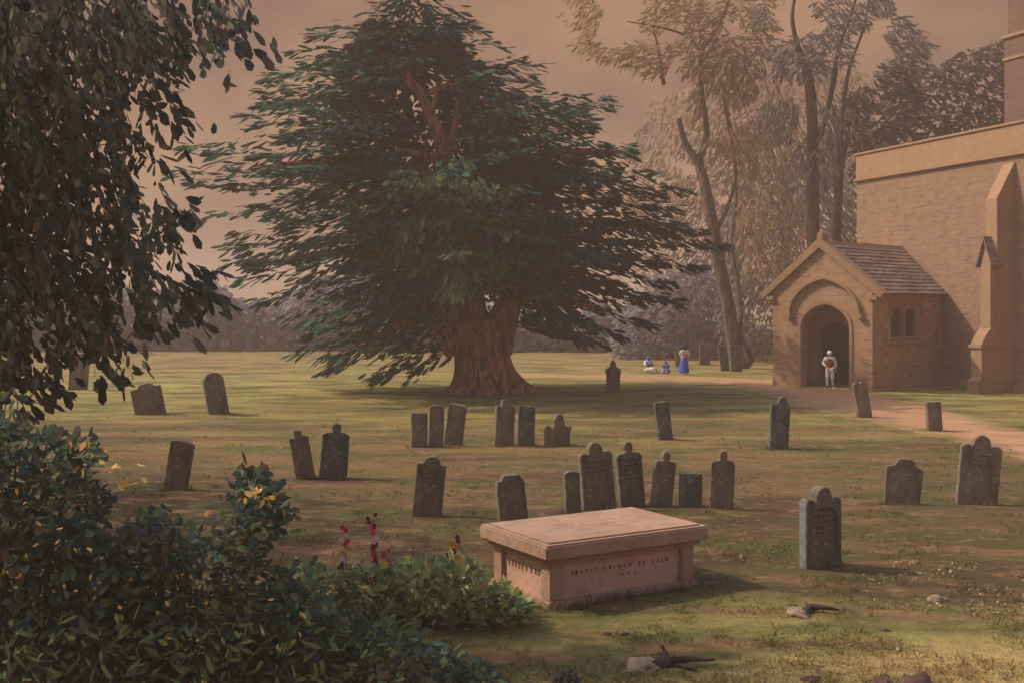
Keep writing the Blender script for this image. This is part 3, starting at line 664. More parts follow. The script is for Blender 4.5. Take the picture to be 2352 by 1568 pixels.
def keep_main(px, py, s_, yv, k_):
    if yv > 655 and abs(px-1112) < 135: return False
    if yv > 800 and px > 1150: return False
    if yv > 740 and px > 960 and px < 1230 and s_ > .2 : return False
    if s_ < -.15 and front_window(px, py) and random.random() < .8: return False
    if s_ < 0 and (green_zone(px, py)) : return random.random() < .35
    if k_ < -.30: return False
    return True
tiers = list(np.arange(-20, 895, 42))
P_, D_, L_, W_ = yew_bank(tiers, lambda *a: keep_main(*a) and not (brown_zone(a[0], a[1]) and random.random() < .75), 34, 1.0)
leaf_obj('crown', P_, D_, L_, W_, M_yew, yew, upj=.35)
P_, D_, L_, W_ = yew_bank(tiers, lambda *a: keep_main(*a) and brown_zone(a[0], a[1]), 34, 1.0)
leaf_obj('brown_foliage', P_, D_, L_, W_, M_yewbrown, yew, upj=.35)
P_, D_, L_, W_ = yew_bank(list(np.arange(370, 690, 18)), lambda px, py, s_, yv, k_: s_ < -.2 and green_zone(px, py) and random.random() < .8, 34, .95)
D_[:, 2] -= .55
leaf_obj('young_foliage', P_, D_, L_, W_, M_yewgreen, yew, upj=.4)
nC = 3800; qy = RNG.uniform(60, 740, nC); cxq = np.interp(qy, ay, ax_); Lq = (cxq-np.interp(qy, ty, tl))/S*.44; Rq = (np.interp(qy, ty, tr)-cxq)/S*.44
ang = RNG.uniform(0, 2*PI, nC); rr = RNG.random(nC)**.5; bs_ = np.where(np.cos(ang) > 0, Rq, Lq); av_ = (Lq+Rq)/2*.8
zz_ = EYE + (HY-qy)/S; p = np.stack([(cxq-CX)/S + np.cos(ang)*bs_*rr, YB + np.sin(ang)*av_*rr, zz_], axis=1)
wx__ = CX + p[:, 0]/p[:, 1]*F; wy__ = HY - (p[:, 2]-EYE)/p[:, 1]*F
ok = ~((((wx__-985)/85)**2 + ((wy__-275)/130)**2 < 1) & (p[:, 1] < YB+.5)) & ~((np.abs(wx__-1108) < 130) & (wy__ > 650) & (p[:, 1] < YB+1)) & (zz_ > 3.0)
p = p[ok]; nC = len(p); d = np.stack([np.cos(ang[ok]), np.sin(ang[ok]), RNG.normal(-.2, .3, nC)], axis=1)
leaf_obj('inner_foliage', p, d, RNG.uniform(.6, 1.0, nC), RNG.uniform(.25, .45, nC), M_yewbrown, yew, upj=.4)
# trunk: fluted and flared
rel = lambda v: Vector(v) - ybase
m = MB(); ringsN = 26; SEG = 56
prof_t = [(912,1128,112), (900,1126,96), (885,1124,80), (865,1120,68), (840,1114,60), (810,1108,59), (780,1102,66), (755,1098,74), (735,1096,82)]
pr = crs(prof_t, 4)
k0 = 0
for i, (py, cx_, hw_) in enumerate(pr):
    t = i/(len(pr)-1)
    for j in range(SEG):
        a = 2*PI*j/SEG
        r = hw_/S*(1 + (.09+.16*(1-t)**3)*math.sin(7*a+1.1*t) + .05*math.sin(13*a+2.5*t) + .09*mnoise.noise(Vector((math.cos(a)*2.2, math.sin(a)*2.2, t*2.5))) + .05*mnoise.noise(Vector((math.cos(a)*9, math.sin(a)*9, t*3))))
        c = Vector(((cx_-CX)/S, YB, EYE+(HY-py)/S))
        m.v.append(tuple(c + Vector((math.cos(a)*r, math.sin(a)*r*.85, 0)) - ybase))
for i in range(len(pr)-1):
    for j in range(SEG): m.f.append((i*SEG+j, i*SEG+(j+1) % SEG, (i+1)*SEG+(j+1) % SEG, (i+1)*SEG+j))
m.f.append(tuple((len(pr)-1)*SEG+j for j in range(SEG)))
m.build('trunk', M_bark, yew, smooth=True)
def limb(pts, r0, r1, mat, parent, origin, name='limb', seg=10, lob=.08):
    c = crs(pts, 5); n = len(c); mm = MB()
    mm.tube([Vector(p) - origin for p in c], [r0+(r1-r0)*(i/(n-1))**.8 for i in range(n)], seg, lob, .05)
    return mm.build(name, mat, parent, smooth=True)
A = lambda x, y, d=0: AT(x, y, YB+d)
LB = [([A(1062,800,-.3), A(1030,740,-.5), A(1000,690,-.8), A(985,640,-1)], .75, .4), ([A(1135,800,-.2), A(1155,745,-.3), A(1172,690,-.4), A(1200,620,-.2)], .78, .4),
      ([A(1095,790,.3), A(1085,700,.3), A(1060,560,0), A(1035,450,-.6), A(1022,370,-1.2)], .7, .34), ([A(1022,375,-1.2), A(1012,320,-1.6), A(990,270,-1.9), A(965,215,-2.0), A(935,175,-1.8), A(925,100,-1)], .33, .12),
      ([A(1022,370,-1.2), A(1035,330,-1.7), A(1045,290,-2), A(1052,230,-1.8)], .24, .08), ([A(1020,378,-1.2), A(985,362,-1.9), A(945,350,-2.3), A(905,345,-2.6)], .2, .06),
      ([A(985,265,-1.9), A(1000,230,-2.4), A(1004,190,-2.4)], .14, .05), ([A(1200,620,-.2), A(1300,560,0), A(1420,520,0), A(1520,520,0)], .38, .1),
      ([A(985,640,-1), A(900,590,-.5), A(780,580,0), A(650,600,0)], .36, .1), ([A(1040,460,-.5), A(1150,400,0), A(1300,350,0), A(1420,350,0)], .28, .08),
      ([A(1030,420,-.6), A(900,380,0), A(740,370,0), A(580,390,0)], .28, .08), ([A(930,170,-1.8), A(880,130,-1), A(800,130,0)], .14, .05),
      ([A(960,220,-1.8), A(1100,180,-.5), A(1200,190,0)], .14, .05), ([A(1050,700,-.6), A(960,720,-1), A(860,780,-1), A(760,830,-.5)], .3, .08), ([A(1180,680,-.6), A(1280,670,-1), A(1380,720,-.6)], .28, .08)]
for pts, r0, r1 in LB: limb(pts, r0, r1, M_bark if r0 > .5 else M_limb, yew, ybase)
# ------------------------------------------------------------------ left weeping tree
WY = 11.6; wbase = Vector(AT(-60, 900, WY)); wbase.z = 0
weep = empty('weeping_tree', wbase, 'dark weeping tree with drooping leafy branches hanging in from the upper left', 'tree')
WE = [(-160,640), (0,520), (60,500), (110,480), (160,400), (220,370), (300,330), (350,330), (400,380), (460,400), (520,400), (560,340), (610,380), (650,430), (690,440), (730,350), (770,310), (810,250), (850,200), (890,130)]
wy_, wx_ = map(np.array, zip(*WE))
Ps, Ds, Ls, Ws = [], [], [], []
for k in range(2700):
    py = random.uniform(-170, 880); xmx = np.interp(py, wy_, wx_)
    px = random.uniform(-420, xmx)
    e_ = px/max(xmx, 1)
    if px > -50 and mnoise.noise(Vector((px/42., py/65., 3))) + .5*mnoise.noise(Vector((px/16., py/24., 8))) < -.42+.70*max(0, e_): continue
    Y = WY + random.uniform(-1.3, 1.6); p = np.array(AT(px, py, Y))
    # strand bends outward and then hangs
    if py > 640 and px > -60 and random.random() < .35: continue
    n = random.randint(7, 13); out = random.uniform(.1, .75); ln = random.uniform(.035, .06)
    d = np.array([out, random.uniform(-.2, .2), -.55])
    for i in range(n):
        d = d + np.array([-.02, 0, -.08]); d /= np.linalg.norm(d); p = p + d*ln
        q2 = CX + p[0]/p[1]*F; 
        q3 = HY - (p[2]-EYE)/p[1]*F
        if q3 > 815 and 135 < q2 < 215: break
        if q2 > xmx + 60 or q3 > np.interp(q2, [-200,0,130,200,340,350,450,520,600], [930,885,890,880,865,745,725,690,200])-8: break
        Ps.append(p + RNG.normal(0, .015, 3)); Ds.append(d + RNG.normal(0, .38, 3)); Ls.append(random.uniform(.07, .2)); Ws.append(random.uniform(.03, .085))
# loose sprays against the sky at the edge
for (px, py, n) in ((500,20,16), (540,60,16), (560,100,8), (470,70,14), (600,110,5), (330,130,26), (360,190,16), (390,240,14), (420,280,10), (400,370,8), (430,490,20), (450,640,30), (480,690,22), (420,720,14), (330,750,16), (260,860,14), (270,820,12), (130,890,14), (60,905,16), (440,650,20)):
    for i in range(n):
        Ps.append(np.array(AT(px+random.gauss(0, 26), py+random.gauss(0, 20), WY+random.uniform(-.4, .4)))); Ds.append(np.array([.5+random.gauss(0, .3), 0, -.6+random.gauss(0, .4)])); Ls.append(random.uniform(.12, .24)); Ws.append(random.uniform(.06, .11))
for k in range(3600):     # unseen leaves added to the crown, back and left, to cast shadow bands
    x, y, z = random.uniform(-15, -8.6), random.uniform(12.5, 23), random.uniform(3.2, 7.8)
    if mnoise.noise(Vector((x*.5, y*.5, z*.5))) < -.08 or x > -.46*y-.5: continue
    Ps.append(np.array([x, y, z])); Ds.append(RNG.normal(0, 1, 3)+np.array([.3, 0, -.6])); Ls.append(random.uniform(.3, .5)); Ws.append(random.uniform(.18, .3))
leaf_obj('crown', np.array(Ps), np.array(Ds), np.array(Ls), np.array(Ws), M_weep, weep, upj=.8)
B = lambda x, y, d=0: AT(x, y, WY+d)
limb([Vector((wbase.x, wbase.y, -.1)), B(-70,1200), B(-50,900), B(-60,500), B(-20,200), B(30,-100), B(60,-320)], .3, .1, M_barkL, weep, wbase, 'trunk', 14, .06)
for pts, r0, r1 in (([B(-50,600), B(60,420), B(150,420), B(210,520), B(230,640)], .09, .02), ([B(-30,300), B(90,180), B(200,170), B(300,240)], .08, .02), ([B(0,50), B(150,-40), B(330,-60), B(480,20), B(540,80)], .08, .015),
                    ([B(-50,800), B(60,680), B(120,720), B(150,800), B(170,850)], .06, .012), ([B(-50,620), B(120,560), B(290,600), B(400,650), B(470,680)], .06, .012)):
    limb(pts, r0, r1, M_barkL, weep, wbase, 'branch', 7, 0)
# ------------------------------------------------------------------ foreground shrubs
def shrub(name, label, poly, Y, dY, n, mat, sizes, base_px, stems=6, extra=None, upj=.7, thr=None, group=None, droop=0):
    base = Vector(AT(base_px, 900, Y)); base.z = 0
    o = empty(name, base, label, 'shrub', group)
    q = sample_poly(poly, n, thr, 34., base_px*.1)
    if thr is not None: q = q + RNG.normal(0, 13, q.shape)
    Yv = Y + RNG.uniform(-1, 1, n)*dY
    p = at_arr(q, Yv); ctr = np.array([base.x, Y, max(.3, EYE+(HY-np.mean([a[1] for a in poly]))/F*Y)])
    d = (p-ctr)*.9 + RNG.normal(0, .55, (n, 3)) + np.array([0, -.1, .05-droop])
    k = p[:, 2] > .02; p, d = p[k], d[k]; n = len(p)
    leaf_obj('foliage', p, d, RNG.uniform(sizes[0], sizes[1], n), RNG.uniform(sizes[2], sizes[3], n), mat, o, upj=upj)
    m = MB(); P = np.array(poly)
    for i in range(stems):
        t = q[RNG.integers(len(q))]; e = Vector(AT(t[0], t[1], Y)) - base
        m.tube([Vector((random.uniform(-.1, .1), random.uniform(-.1, .1), -.1)), e*.5 + Vector((0, random.uniform(-.2, .2), .05)), e], [.022, .014, .005], 6)
    m.build('stem', M_twig, o, smooth=True)
    if extra:
        for (mt, nn, pl, sz, nm) in extra:
            q = sample_poly(pl, nn); p = at_arr(q, Y - dY*1.05 + RNG.uniform(-.15, .2, nn)); k = p[:, 2] > .02; p = p[k]; nn = len(p)
            leaf_obj(nm, p, RNG.normal(0, .5, (nn, 3)) + np.array([.4, -.2, .1]), RNG.uniform(sz[0], sz[1], nn), RNG.uniform(sz[2], sz[3], nn), mt, o, upj=.9)
    return o
shrub('laurel_shrub', 'tall dark leafy shrub in the lower left corner beneath the weeping tree', [(-200,960), (40,965), (60,1000), (150,1000), (235,1035), (170,1075), (250,1130), (215,1180), (260,1240), (300,1400), (280,1600), (-200,1600)], 9.2, .7, 5200, M_shrub,
      (.07,.17,.035,.08), 60, thr=-.10, extra=[(M_autumn, 18, [(160,1010), (250,1050), (330,1060), (320,1120), (230,1110), (150,1060)], (.06,.11,.035,.06), 'yellow_leaves'), (M_autumn, 40, [(0,1100), (250,1250), (250,1450), (0,1350)], (.03,.06,.02,.03), 'withered_leaves')])
shrub('dark_shrub', 'dark shrub with one tall yellow-tipped sprig, left of the flowers', [(240,1260), (330,1180), (420,1200), (470,1260), (520,1190), (545,1090), (600,1085), (625,1130), (660,1170), (640,1210), (590,1230), (600,1290), (680,1340), (760,1400), (780,1600), (180,1600), (170,1400)], 9.0, .6, 6000, M_shrub,
      (.06,.14,.03,.07), 430, thr=-.10, extra=[(M_autumn, 16, [(560,1080), (610,1075), (660,1180), (520,1150), (470,1220), (450,1200)], (.05,.1,.03,.05), 'yellow_leaves'), (M_autumn, 36, [(260,1280), (700,1350), (700,1500), (260,1450)], (.03,.06,.02,.03), 'withered_leaves'),
                                      (M_shrub2, 420, [(0,1430), (300,1420), (760,1430), (760,1568), (0,1568)], (.08,.17,.02,.04), 'grass_leaves')])
shrub('low_shrub', 'low dark creeping shrub at the bottom edge, left of centre', [(700,1440), (790,1400), (880,1450), (960,1490), (1010,1480), (1030,1520), (1110,1540), (1170,1580), (1100,1640), (700,1640)], 8.9, .4, 1500, M_shrub, (.06,.12,.04,.07), 880, stems=4, upj=.8, thr=-.12,
      extra=[(M_shrub2, 90, [(700,1470), (900,1470), (960,1568), (700,1568)], (.06,.12,.03,.04), 'olive_leaves')])
shrub('thin_shrub', 'sparse leaves hanging over the left edge just above the tall dark shrub', [(-40,900), (30,890), (60,920), (40,960), (70,1000), (-40,1000)], 10.2, .3, 50, M_weep, (.1,.16,.05,.07), 0, stems=3)
shrub('creeping_plant', 'small dark tuft of leaves on the grass at the bottom middle', [(1265,1552), (1290,1538), (1320,1530), (1330,1550), (1310,1565), (1270,1562)], 10.25, .12, 34, M_shrub, (.05,.09,.03,.05), 1297, stems=2)
# leafy herbs in front of the tomb and around the hollyhocks
HG = 'leafy green plants in the flower bed beside the chest tomb'
for i, (poly, base, Y, n, lab, mt) in enumerate([
    ([(650,1330), (690,1300), (760,1310), (800,1350), (790,1420), (660,1430)], 720, 12.0, 420, 'pale green leafy plant at the left end of the flower bed', M_herb),
    ([(780,1330), (830,1300), (900,1310), (920,1380), (900,1440), (790,1440)], 850, 12.1, 460, 'green leafy plant at the foot of the red hollyhocks', M_herb),
    ([(900,1310), (960,1280), (1010,1300), (1030,1380), (1000,1440), (900,1440)], 965, 12.1, 420, 'blue-green spreading plant between the hollyhocks and the yellow spike', M_herb),
    ([(1020,1300), (1080,1280), (1115,1330), (1120,1410), (1090,1450), (1010,1440)], 1065, 12.0, 420, 'dark green plant round the foot of the yellow spike', M_herb),
    ([(1110,1350), (1160,1345), (1200,1380), (1215,1410), (1180,1440), (1100,1440)], 1150, 12.15, 320, 'low plant with round leaves against the near end of the chest tomb', M_herb),
    ([(640,1430), (800,1430), (940,1440), (980,1480), (900,1510), (640,1520)], 790, 10.6, 520, 'low leafy clump in front of the flower bed, above the bottom shrub', M_shrub2)]):
    bs = Vector(AT(base, 900, Y)); bs.z = 0
    o = empty('leafy_plant', bs, lab, 'plant', HG)
    q = sample_poly(poly, n); p = at_arr(q, Y+RNG.uniform(-.35, .35, n)); p[:, 2] = np.maximum(p[:, 2], .03)
    d = (p - np.array([bs.x, Y, -.1]))*1.3 + RNG.normal(0, .35, (n, 3)); d[:, 2] = np.abs(d[:, 2])*.5
    leaf_obj('foliage', p, d, RNG.uniform(.08, .19, n), RNG.uniform(.035, .08, n), mt, o, upj=.8)
    m = MB()
    for k in range(6):
        e = p[RNG.integers(n)]; m.tube([Vector((0,0,-.05)), (Vector(e)-bs)*.6 + Vector((0,0,.03)), Vector(e)-bs], [.008, .006, .003], 5)
    m.build('stem', M_stem, o, smooth=True)
def petals(mb, c, r, n=6):
    ph = random.random()
    for k in range(n):
        a = 2*PI*k/n+ph; u = Vector((math.cos(a), -.35, math.sin(a))).normalized(); s_ = Vector((-math.sin(a), 0, math.cos(a)))
        t = c + u*r; mb.add([c, c+u*r*.6+s_*r*.4+Vector((0,-.01,0)), t, c+u*r*.6-s_*r*.4+Vector((0,-.01,0))], [(0,1,2,3)])
    mb.tube([c+Vector((0,.004,0)), c+Vector((0,-.016,0))], [r*.25, r*.18], 6)
def hollyhock(px, ytop, ybase_, Y, label, blooms, lean=0):
    bs = Vector(AT(px, 900, Y)); bs.z = 0; top = Vector(AT(px+lean, ytop, Y)) - bs
    o = empty('hollyhock', bs, label, 'flower', 'flowering hollyhocks in the flower bed')
    m = MB(); m.tube([Vector((0,0,-.05)), top*.5+Vector((.02,0,0)), top], [.012, .009, .004], 6); m.build('stem', M_stem, o, smooth=True)
    n = len(blooms); blooms = [(a, r*random.uniform(.9, 1.35)) for a, r in blooms for _ in (0, 1)]; n = len(blooms)
    for i, (mt, r) in enumerate(blooms):
        t = 1 - i/n*.62; mb = MB(); c = Vector((top.x*t + random.uniform(-1, 1)*.05, -.03+random.uniform(-.03, .02), top.z*t))
        petals(mb, c, r, random.choice((5, 6))); mb.build('flower', mt, o)
    nL = 26; p = np.array([[bs.x + random.gauss(0, .05), Y+random.gauss(0, .05), random.uniform(.05, .55)*top.z] for _ in range(nL)])
    d = RNG.normal(0, 1, (nL, 3)); d[:, 2] = .1
    leaf_obj('leaf', p, d, RNG.uniform(.06, .13, nL), RNG.uniform(.05, .08, nL), M_herb, o)
hollyhock(795, 1208, 1330, 12.3, 'hollyhock with pink and yellow blooms, leftmost flower spike', [(M_petr,.034), (M_petw,.032), (M_petr,.036), (M_pety,.034), (M_petw,.032), (M_petd,.036), (M_petr,.036), (M_pety,.034)], -6)
hollyhock(860, 1180, 1330, 12.3, 'tall hollyhock with red and plum blooms, second flower spike from the left', [(M_petd,.026), (M_petd,.03), (M_petr,.034), (M_petw,.034), (M_petd,.038), (M_petr,.034), (M_petd,.036), (M_petr,.036), (M_petr,.034)], -4)
hollyhock(882, 1262, 1340, 12.2, 'short red hollyhock just right of the tallest spike', [(M_petr,.03), (M_petr,.034), (M_petd,.032), (M_petr,.034)], 2)
hollyhock(1046, 1232, 1400, 12.1, 'orange and yellow flower spike close to the chest tomb', [(M_petd,.036), (M_pety,.04), (M_petd,.04), (M_pety,.042), (M_petw,.03), (M_pety,.042), (M_petr,.036), (M_pety,.04)], -4)
# ------------------------------------------------------------------ background trees
BG = 'bare-stemmed trees behind the churchyard'
def bgtree(label, base_px, base_y, Y, trunk, r0, r1, branches, crowns, name='bare_tree', mbark=M_bark2, group=BG):
    base = Vector(AT(base_px, 900, Y)); base.z = 0
    o = empty(name, base, label, 'tree', group)
    D = lambda q: AT(q[0], q[1], Y + (q[2] if len(q) > 2 else 0))
    limb([Vector((base.x, base.y, -.3))] + [D(q) for q in trunk], r0, r1, mbark, o, base, 'trunk', 12, .06)
    for (pts, a, c_) in branches: limb([D(q) for q in pts], a, c_, mbark, o, base, 'branch', 7, .03)
    for (poly, n, mat, sz, dr, thr) in crowns:
        q = sample_poly(poly, n, thr, 70., Y*.1); Yv = Y + RNG.uniform(-3.0, 3.0, n); p = at_arr(q, Yv)
        s_ = np.sign(q[:, 0] - base_px + RNG.normal(0, 60, n))
        d = np.stack([s_*RNG.uniform(.3, 1, n)*dr[0], RNG.normal(0, .4, n), RNG.normal(0, .25, n)+dr[1]], axis=1)
        leaf_obj('crown', p, d, RNG.uniform(sz[0], sz[1], n), RNG.uniform(sz[2], sz[3], n), mat, o, upj=.8, bend=.25)
    return o
sz1 = (.3, .8, .08, .16); sz2 = (.4, 1.1, .12, .24)
bgtree('forked pale tree left of the porch with flared foot, tall left stem', 1700, 845, 63, [(1690,812), (1672,700), (1650,600), (1638,520), (1615,410), (1604,370)], .46, .26,
       [([(1604,375), (1575,330), (1562,285), (1560,272)], .24, .1), ([(1604,375), (1622,320), (1620,270), (1610,200), (1612,120), (1640,80), (1668,20), (1690,-60)], .22, .08), ([(1617,140), (1640,100), (1660,60)], .1, .05),
        ([(1640,540), (1670,480), (1690,400), (1675,300), (1660,220)], .15, .05), ([(1700,850), (1725,825), (1696,760)], .2, .1), ([(1612,120), (1570,80), (1500,60), (1440,50)], .1, .03), ([(1525,195), (1515,130), (1500,60)], .12, .05)],
       [([(1290,-60), (1760,-60), (1780,60), (1720,160), (1600,170), (1560,120), (1520,190), (1440,150), (1330,120), (1300,40)], 2600, M_wisp, sz1, (.8,-.25), -.05),
        ([(1560,150), (1750,120), (1790,330), (1700,450), (1640,420), (1600,300)], 900, M_wisp, sz1, (.5,-.7), -.0)])
bgtree('thick dark upright tree behind the porch roof', 1872, 850, 60, [(1872,700), (1868,520), (1866,400), (1866,300), (1862,220), (1853,160)], .42, .24,
       [([(1868,340), (1890,290), (1905,240), (1915,170), (1930,100), (1960,20), (1975,-60)], .17, .06), ([(1905,240), (1920,180), (1925,110)], .08, .03), ([(1853,165), (1830,100), (1820,30), (1840,-60)], .2, .06)],
       [([(1740,-60), (2010,-60), (2070,20), (2140,70), (2120,140), (2160,150), (2060,200), (1960,230), (1870,160), (1770,130), (1730,40)], 1700, M_wisp2, sz1, (.9,-.3), .02),
        ([(1780,140), (1960,200), (1990,330), (1950,380), (1900,420), (1790,380), (1750,260)], 900, M_wisp2, sz1, (.4,-.8), -.05)], mbark=M_bark3)
bgtree('slender double-stemmed tree between the dark tree and the church wall', 1925, 850, 58.5, [(1926,700), (1922,540), (1928,400), (1930,300), (1935,250)], .34, .14,
       [([(1928,400), (1945,330), (1955,270), (1975,200)], .12, .04), ([(1935,260), (1950,160), (1985,60), (2000,-40)], .12, .04)],
       [([(1940,200), (2080,140), (2130,240), (2060,330), (1960,340)], 600, M_olive, sz1, (.9,-.3), -.1)], mbark=M_bark3)
bgtree('thin young tree between the forked tree and the dark upright one', 1692, 835, 67, [(1700,700), (1680,560), (1690,480), (1688,400), (1684,330), (1672,260), (1664,190)], .17, .06, [([(1688,410), (1720,360), (1750,290)], .06, .02)],
       [([(1640,180), (1760,160), (1830,260), (1860,420), (1850,560), (1800,640), (1700,640), (1690,480), (1660,330)], 1300, M_wisp, sz1, (.5,-.8), -.25)])
BT = 'rounded woodland trees behind the churchyard'
bgtree('broad dark olive tree behind the church parapet', 2180, 850, 66, [(2180,600), (2180,380), (2170,280)], .5, .3, [],
       [([(1960,330), (2000,250), (2060,200), (2120,190), (2180,130), (2240,110), (2320,80), (2420,60), (2460,400), (2200,420), (1960,420)], 5200, M_olive, (.3,.7,.12,.24), (.6,-.2), None)], name='olive_tree', group=BT, mbark=M_bark3)
bgtree('bushy olive and mauve tree behind the thin young tree', 1790, 850, 72, [(1790,700), (1788,600)], .4, .25, [],
       [([(1640,560), (1680,440), (1760,360), (1860,380), (1960,420), (1990,600), (1980,860), (1700,850), (1650,760), (1640,680)], 5500, M_wisp2, (.3,.7,.1,.2), (.5,-.4), -.3)], name='woodland_tree', group=BT)
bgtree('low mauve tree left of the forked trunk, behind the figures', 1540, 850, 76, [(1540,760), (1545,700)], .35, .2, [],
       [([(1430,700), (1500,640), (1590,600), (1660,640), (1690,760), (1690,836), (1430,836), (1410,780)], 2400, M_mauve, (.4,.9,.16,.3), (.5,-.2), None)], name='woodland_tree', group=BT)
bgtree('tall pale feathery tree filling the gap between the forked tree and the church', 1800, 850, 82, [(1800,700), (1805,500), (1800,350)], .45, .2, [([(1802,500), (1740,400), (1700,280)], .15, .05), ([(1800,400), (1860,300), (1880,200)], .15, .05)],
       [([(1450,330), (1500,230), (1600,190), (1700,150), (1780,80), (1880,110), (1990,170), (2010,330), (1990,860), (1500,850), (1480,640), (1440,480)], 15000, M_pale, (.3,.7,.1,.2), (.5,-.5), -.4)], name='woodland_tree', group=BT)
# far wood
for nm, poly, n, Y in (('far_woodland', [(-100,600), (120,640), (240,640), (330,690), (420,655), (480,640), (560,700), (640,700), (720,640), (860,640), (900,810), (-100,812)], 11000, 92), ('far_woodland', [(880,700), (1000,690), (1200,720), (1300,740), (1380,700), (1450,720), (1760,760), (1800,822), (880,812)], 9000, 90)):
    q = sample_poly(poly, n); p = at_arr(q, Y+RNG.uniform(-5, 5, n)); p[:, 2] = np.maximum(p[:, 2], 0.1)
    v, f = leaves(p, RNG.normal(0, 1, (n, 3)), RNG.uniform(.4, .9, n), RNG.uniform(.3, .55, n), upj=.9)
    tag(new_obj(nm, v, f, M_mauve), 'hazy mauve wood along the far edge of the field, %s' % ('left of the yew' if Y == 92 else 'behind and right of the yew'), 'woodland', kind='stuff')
# ------------------------------------------------------------------ people
def skin(name, verts, edges, rad, mat, parent, sub=2):
    me = bpy.data.meshes.new(name); me.from_pydata([tuple(v) for v in verts], edges, []); o = bpy.data.objects.new(name, me); COL.objects.link(o)
    o.modifiers.new('s', 'SKIN')
    for i, sv in enumerate(me.skin_vertices[0].data):
        r = rad[i]; sv.radius = (r, r) if isinstance(r, (int, float)) else r
    me.skin_vertices[0].data[0].use_root = True
    ss = o.modifiers.new('u', 'SUBSURF'); ss.levels = sub; ss.render_levels = sub
    dg = bpy.context.evaluated_depsgraph_get(); dg.update(); nm = bpy.data.meshes.new_from_object(o.evaluated_get(dg))
    bpy.data.objects.remove(o); nm.materials.clear(); nm.materials.append(mat)
    nm.polygons.foreach_set('use_smooth', [True]*len(nm.polygons))
    o = bpy.data.objects.new(name, nm); COL.objects.link(o); o.parent = parent; return o
def ball(mb, c, r, n=10, k=8):
    c = Vector(c); r = r if isinstance(r, tuple) else (r, r, r); base = len(mb.v)
    for i in range(k+1):
        a = PI*i/k
        for j in range(n): t = 2*PI*j/n; mb.v.append((c.x+r[0]*math.sin(a)*math.cos(t), c.y+r[1]*math.sin(a)*math.sin(t), c.z+r[2]*math.cos(a)))
    for i in range(k):
        for j in range(n): mb.f.append((base+i*n+j, base+i*n+(j+1) % n, base+(i+1)*n+(j+1) % n, base+(i+1)*n+j))
def face(parent, c, r, fwd=-1):
    m = MB(); 
    for s in (-1, 1): ball(m, (c[0]+s*r*.36, c[1]+fwd*r*.86, c[2]+r*.08), r*.12, 6, 4)
    m.build('eye', M_hair, parent, smooth=True)
    m = MB(); m.add([(c[0], c[1]+fwd*r*1.22, c[2]-r*.12), (c[0]-r*.13, c[1]+fwd*r*.9, c[2]-r*.2), (c[0]+r*.13, c[1]+fwd*r*.9, c[2]-r*.2), (c[0], c[1]+fwd*r*.9, c[2]+r*.2)], [(0,1,2), (0,2,3), (0,3,1), (1,3,2)]); m.build('nose', M_skin, parent)
    m = MB(); m.box(c[0]-r*.25, c[0]+r*.25, c[1]+fwd*r*.98, c[1]+fwd*r*.85, c[2]-r*.5, c[2]-r*.42); m.build('mouth', M_red, parent)
def body_mesh(parent, J, seated=False):
    """J: dict of joints (Vectors). One continuous skinned body with fingers."""
    V = []; R = []; E = []
    def ad(p, r, k=None):
        V.append(Vector(p)); R.append(r)
        if k is not None: E.append((k, len(V)-1))
        return len(V)-1
    pel = ad(J['pelvis'], .115); wa = ad(J['waist'], .105, pel); ch = ad(J['chest'], (.15, .115), wa); nk = ad(J['neck'], .05, ch); hd = ad(J['head'], .088, nk); ad(J['crown'], .07, hd)
    for s in 'lr':
        sh = ad(J['sh'+s], .055, ch); el = ad(J['el'+s], .04, sh); wr = ad(J['wr'+s], .027, el)
        d = (J['wr'+s]-J['el'+s]).normalized(); sd_ = d.cross(Vector((0, 1, 0.1))).normalized(); pal = ad(J['wr'+s]+d*.06, (.035, .018), wr)
        for f_ in range(4):
            o_ = (f_-1.5)*.02; a = ad(J['wr'+s]+d*.105+sd_*o_, .009, pal); b2 = ad(J['wr'+s]+d*(.14+(.01 if f_ in (1, 2) else 0))+sd_*o_*1.1+Vector((0, -.012, 0)), .008, a); ad(J['wr'+s]+d*(.165+(.012 if f_ in (1, 2) else 0))+sd_*o_*1.1+Vector((0, -.03, 0)), .007, b2)
        t1 = ad(J['wr'+s]+d*.05+sd_*.042, .010, pal); ad(J['wr'+s]+d*.085+sd_*.062+Vector((0, -.01, 0)), .008, t1)
        hp = ad(J['hp'+s], .085, pel); kn = ad(J['kn'+s], .055, hp); an = ad(J['an'+s], .036, kn); ad(J['an'+s]+J['toe'+s], .03, an)
    return skin('body', V, E, R, M_skin, parent, 1)
def stand_joints(h=1.65):
    k = h/1.65; v = lambda x, y, z: Vector((x*k, y*k, z*k))
    return dict(pelvis=v(0,0,.92), waist=v(0,0,1.05), chest=v(0,0,1.27), neck=v(0,0,1.42), head=v(0,-.02,1.53), crown=v(0,0,1.6), shl=v(-.18,0,1.35), shr=v(.18,0,1.35), ell=v(-.3,.02,1.12), elr=v(.25,.02,1.1),
                wrl=v(-.17,-.12,.98), wrr=v(.24,-.04,.88), hpl=v(-.09,0,.87), hpr=v(.09,0,.87), knl=v(-.11,-.02,.48), knr=v(.11,-.03,.48), anl=v(-.12,.02,.08), anr=v(.13,.02,.08), toel=v(0,-.14,-.045), toer=v(0,-.14,-.045))
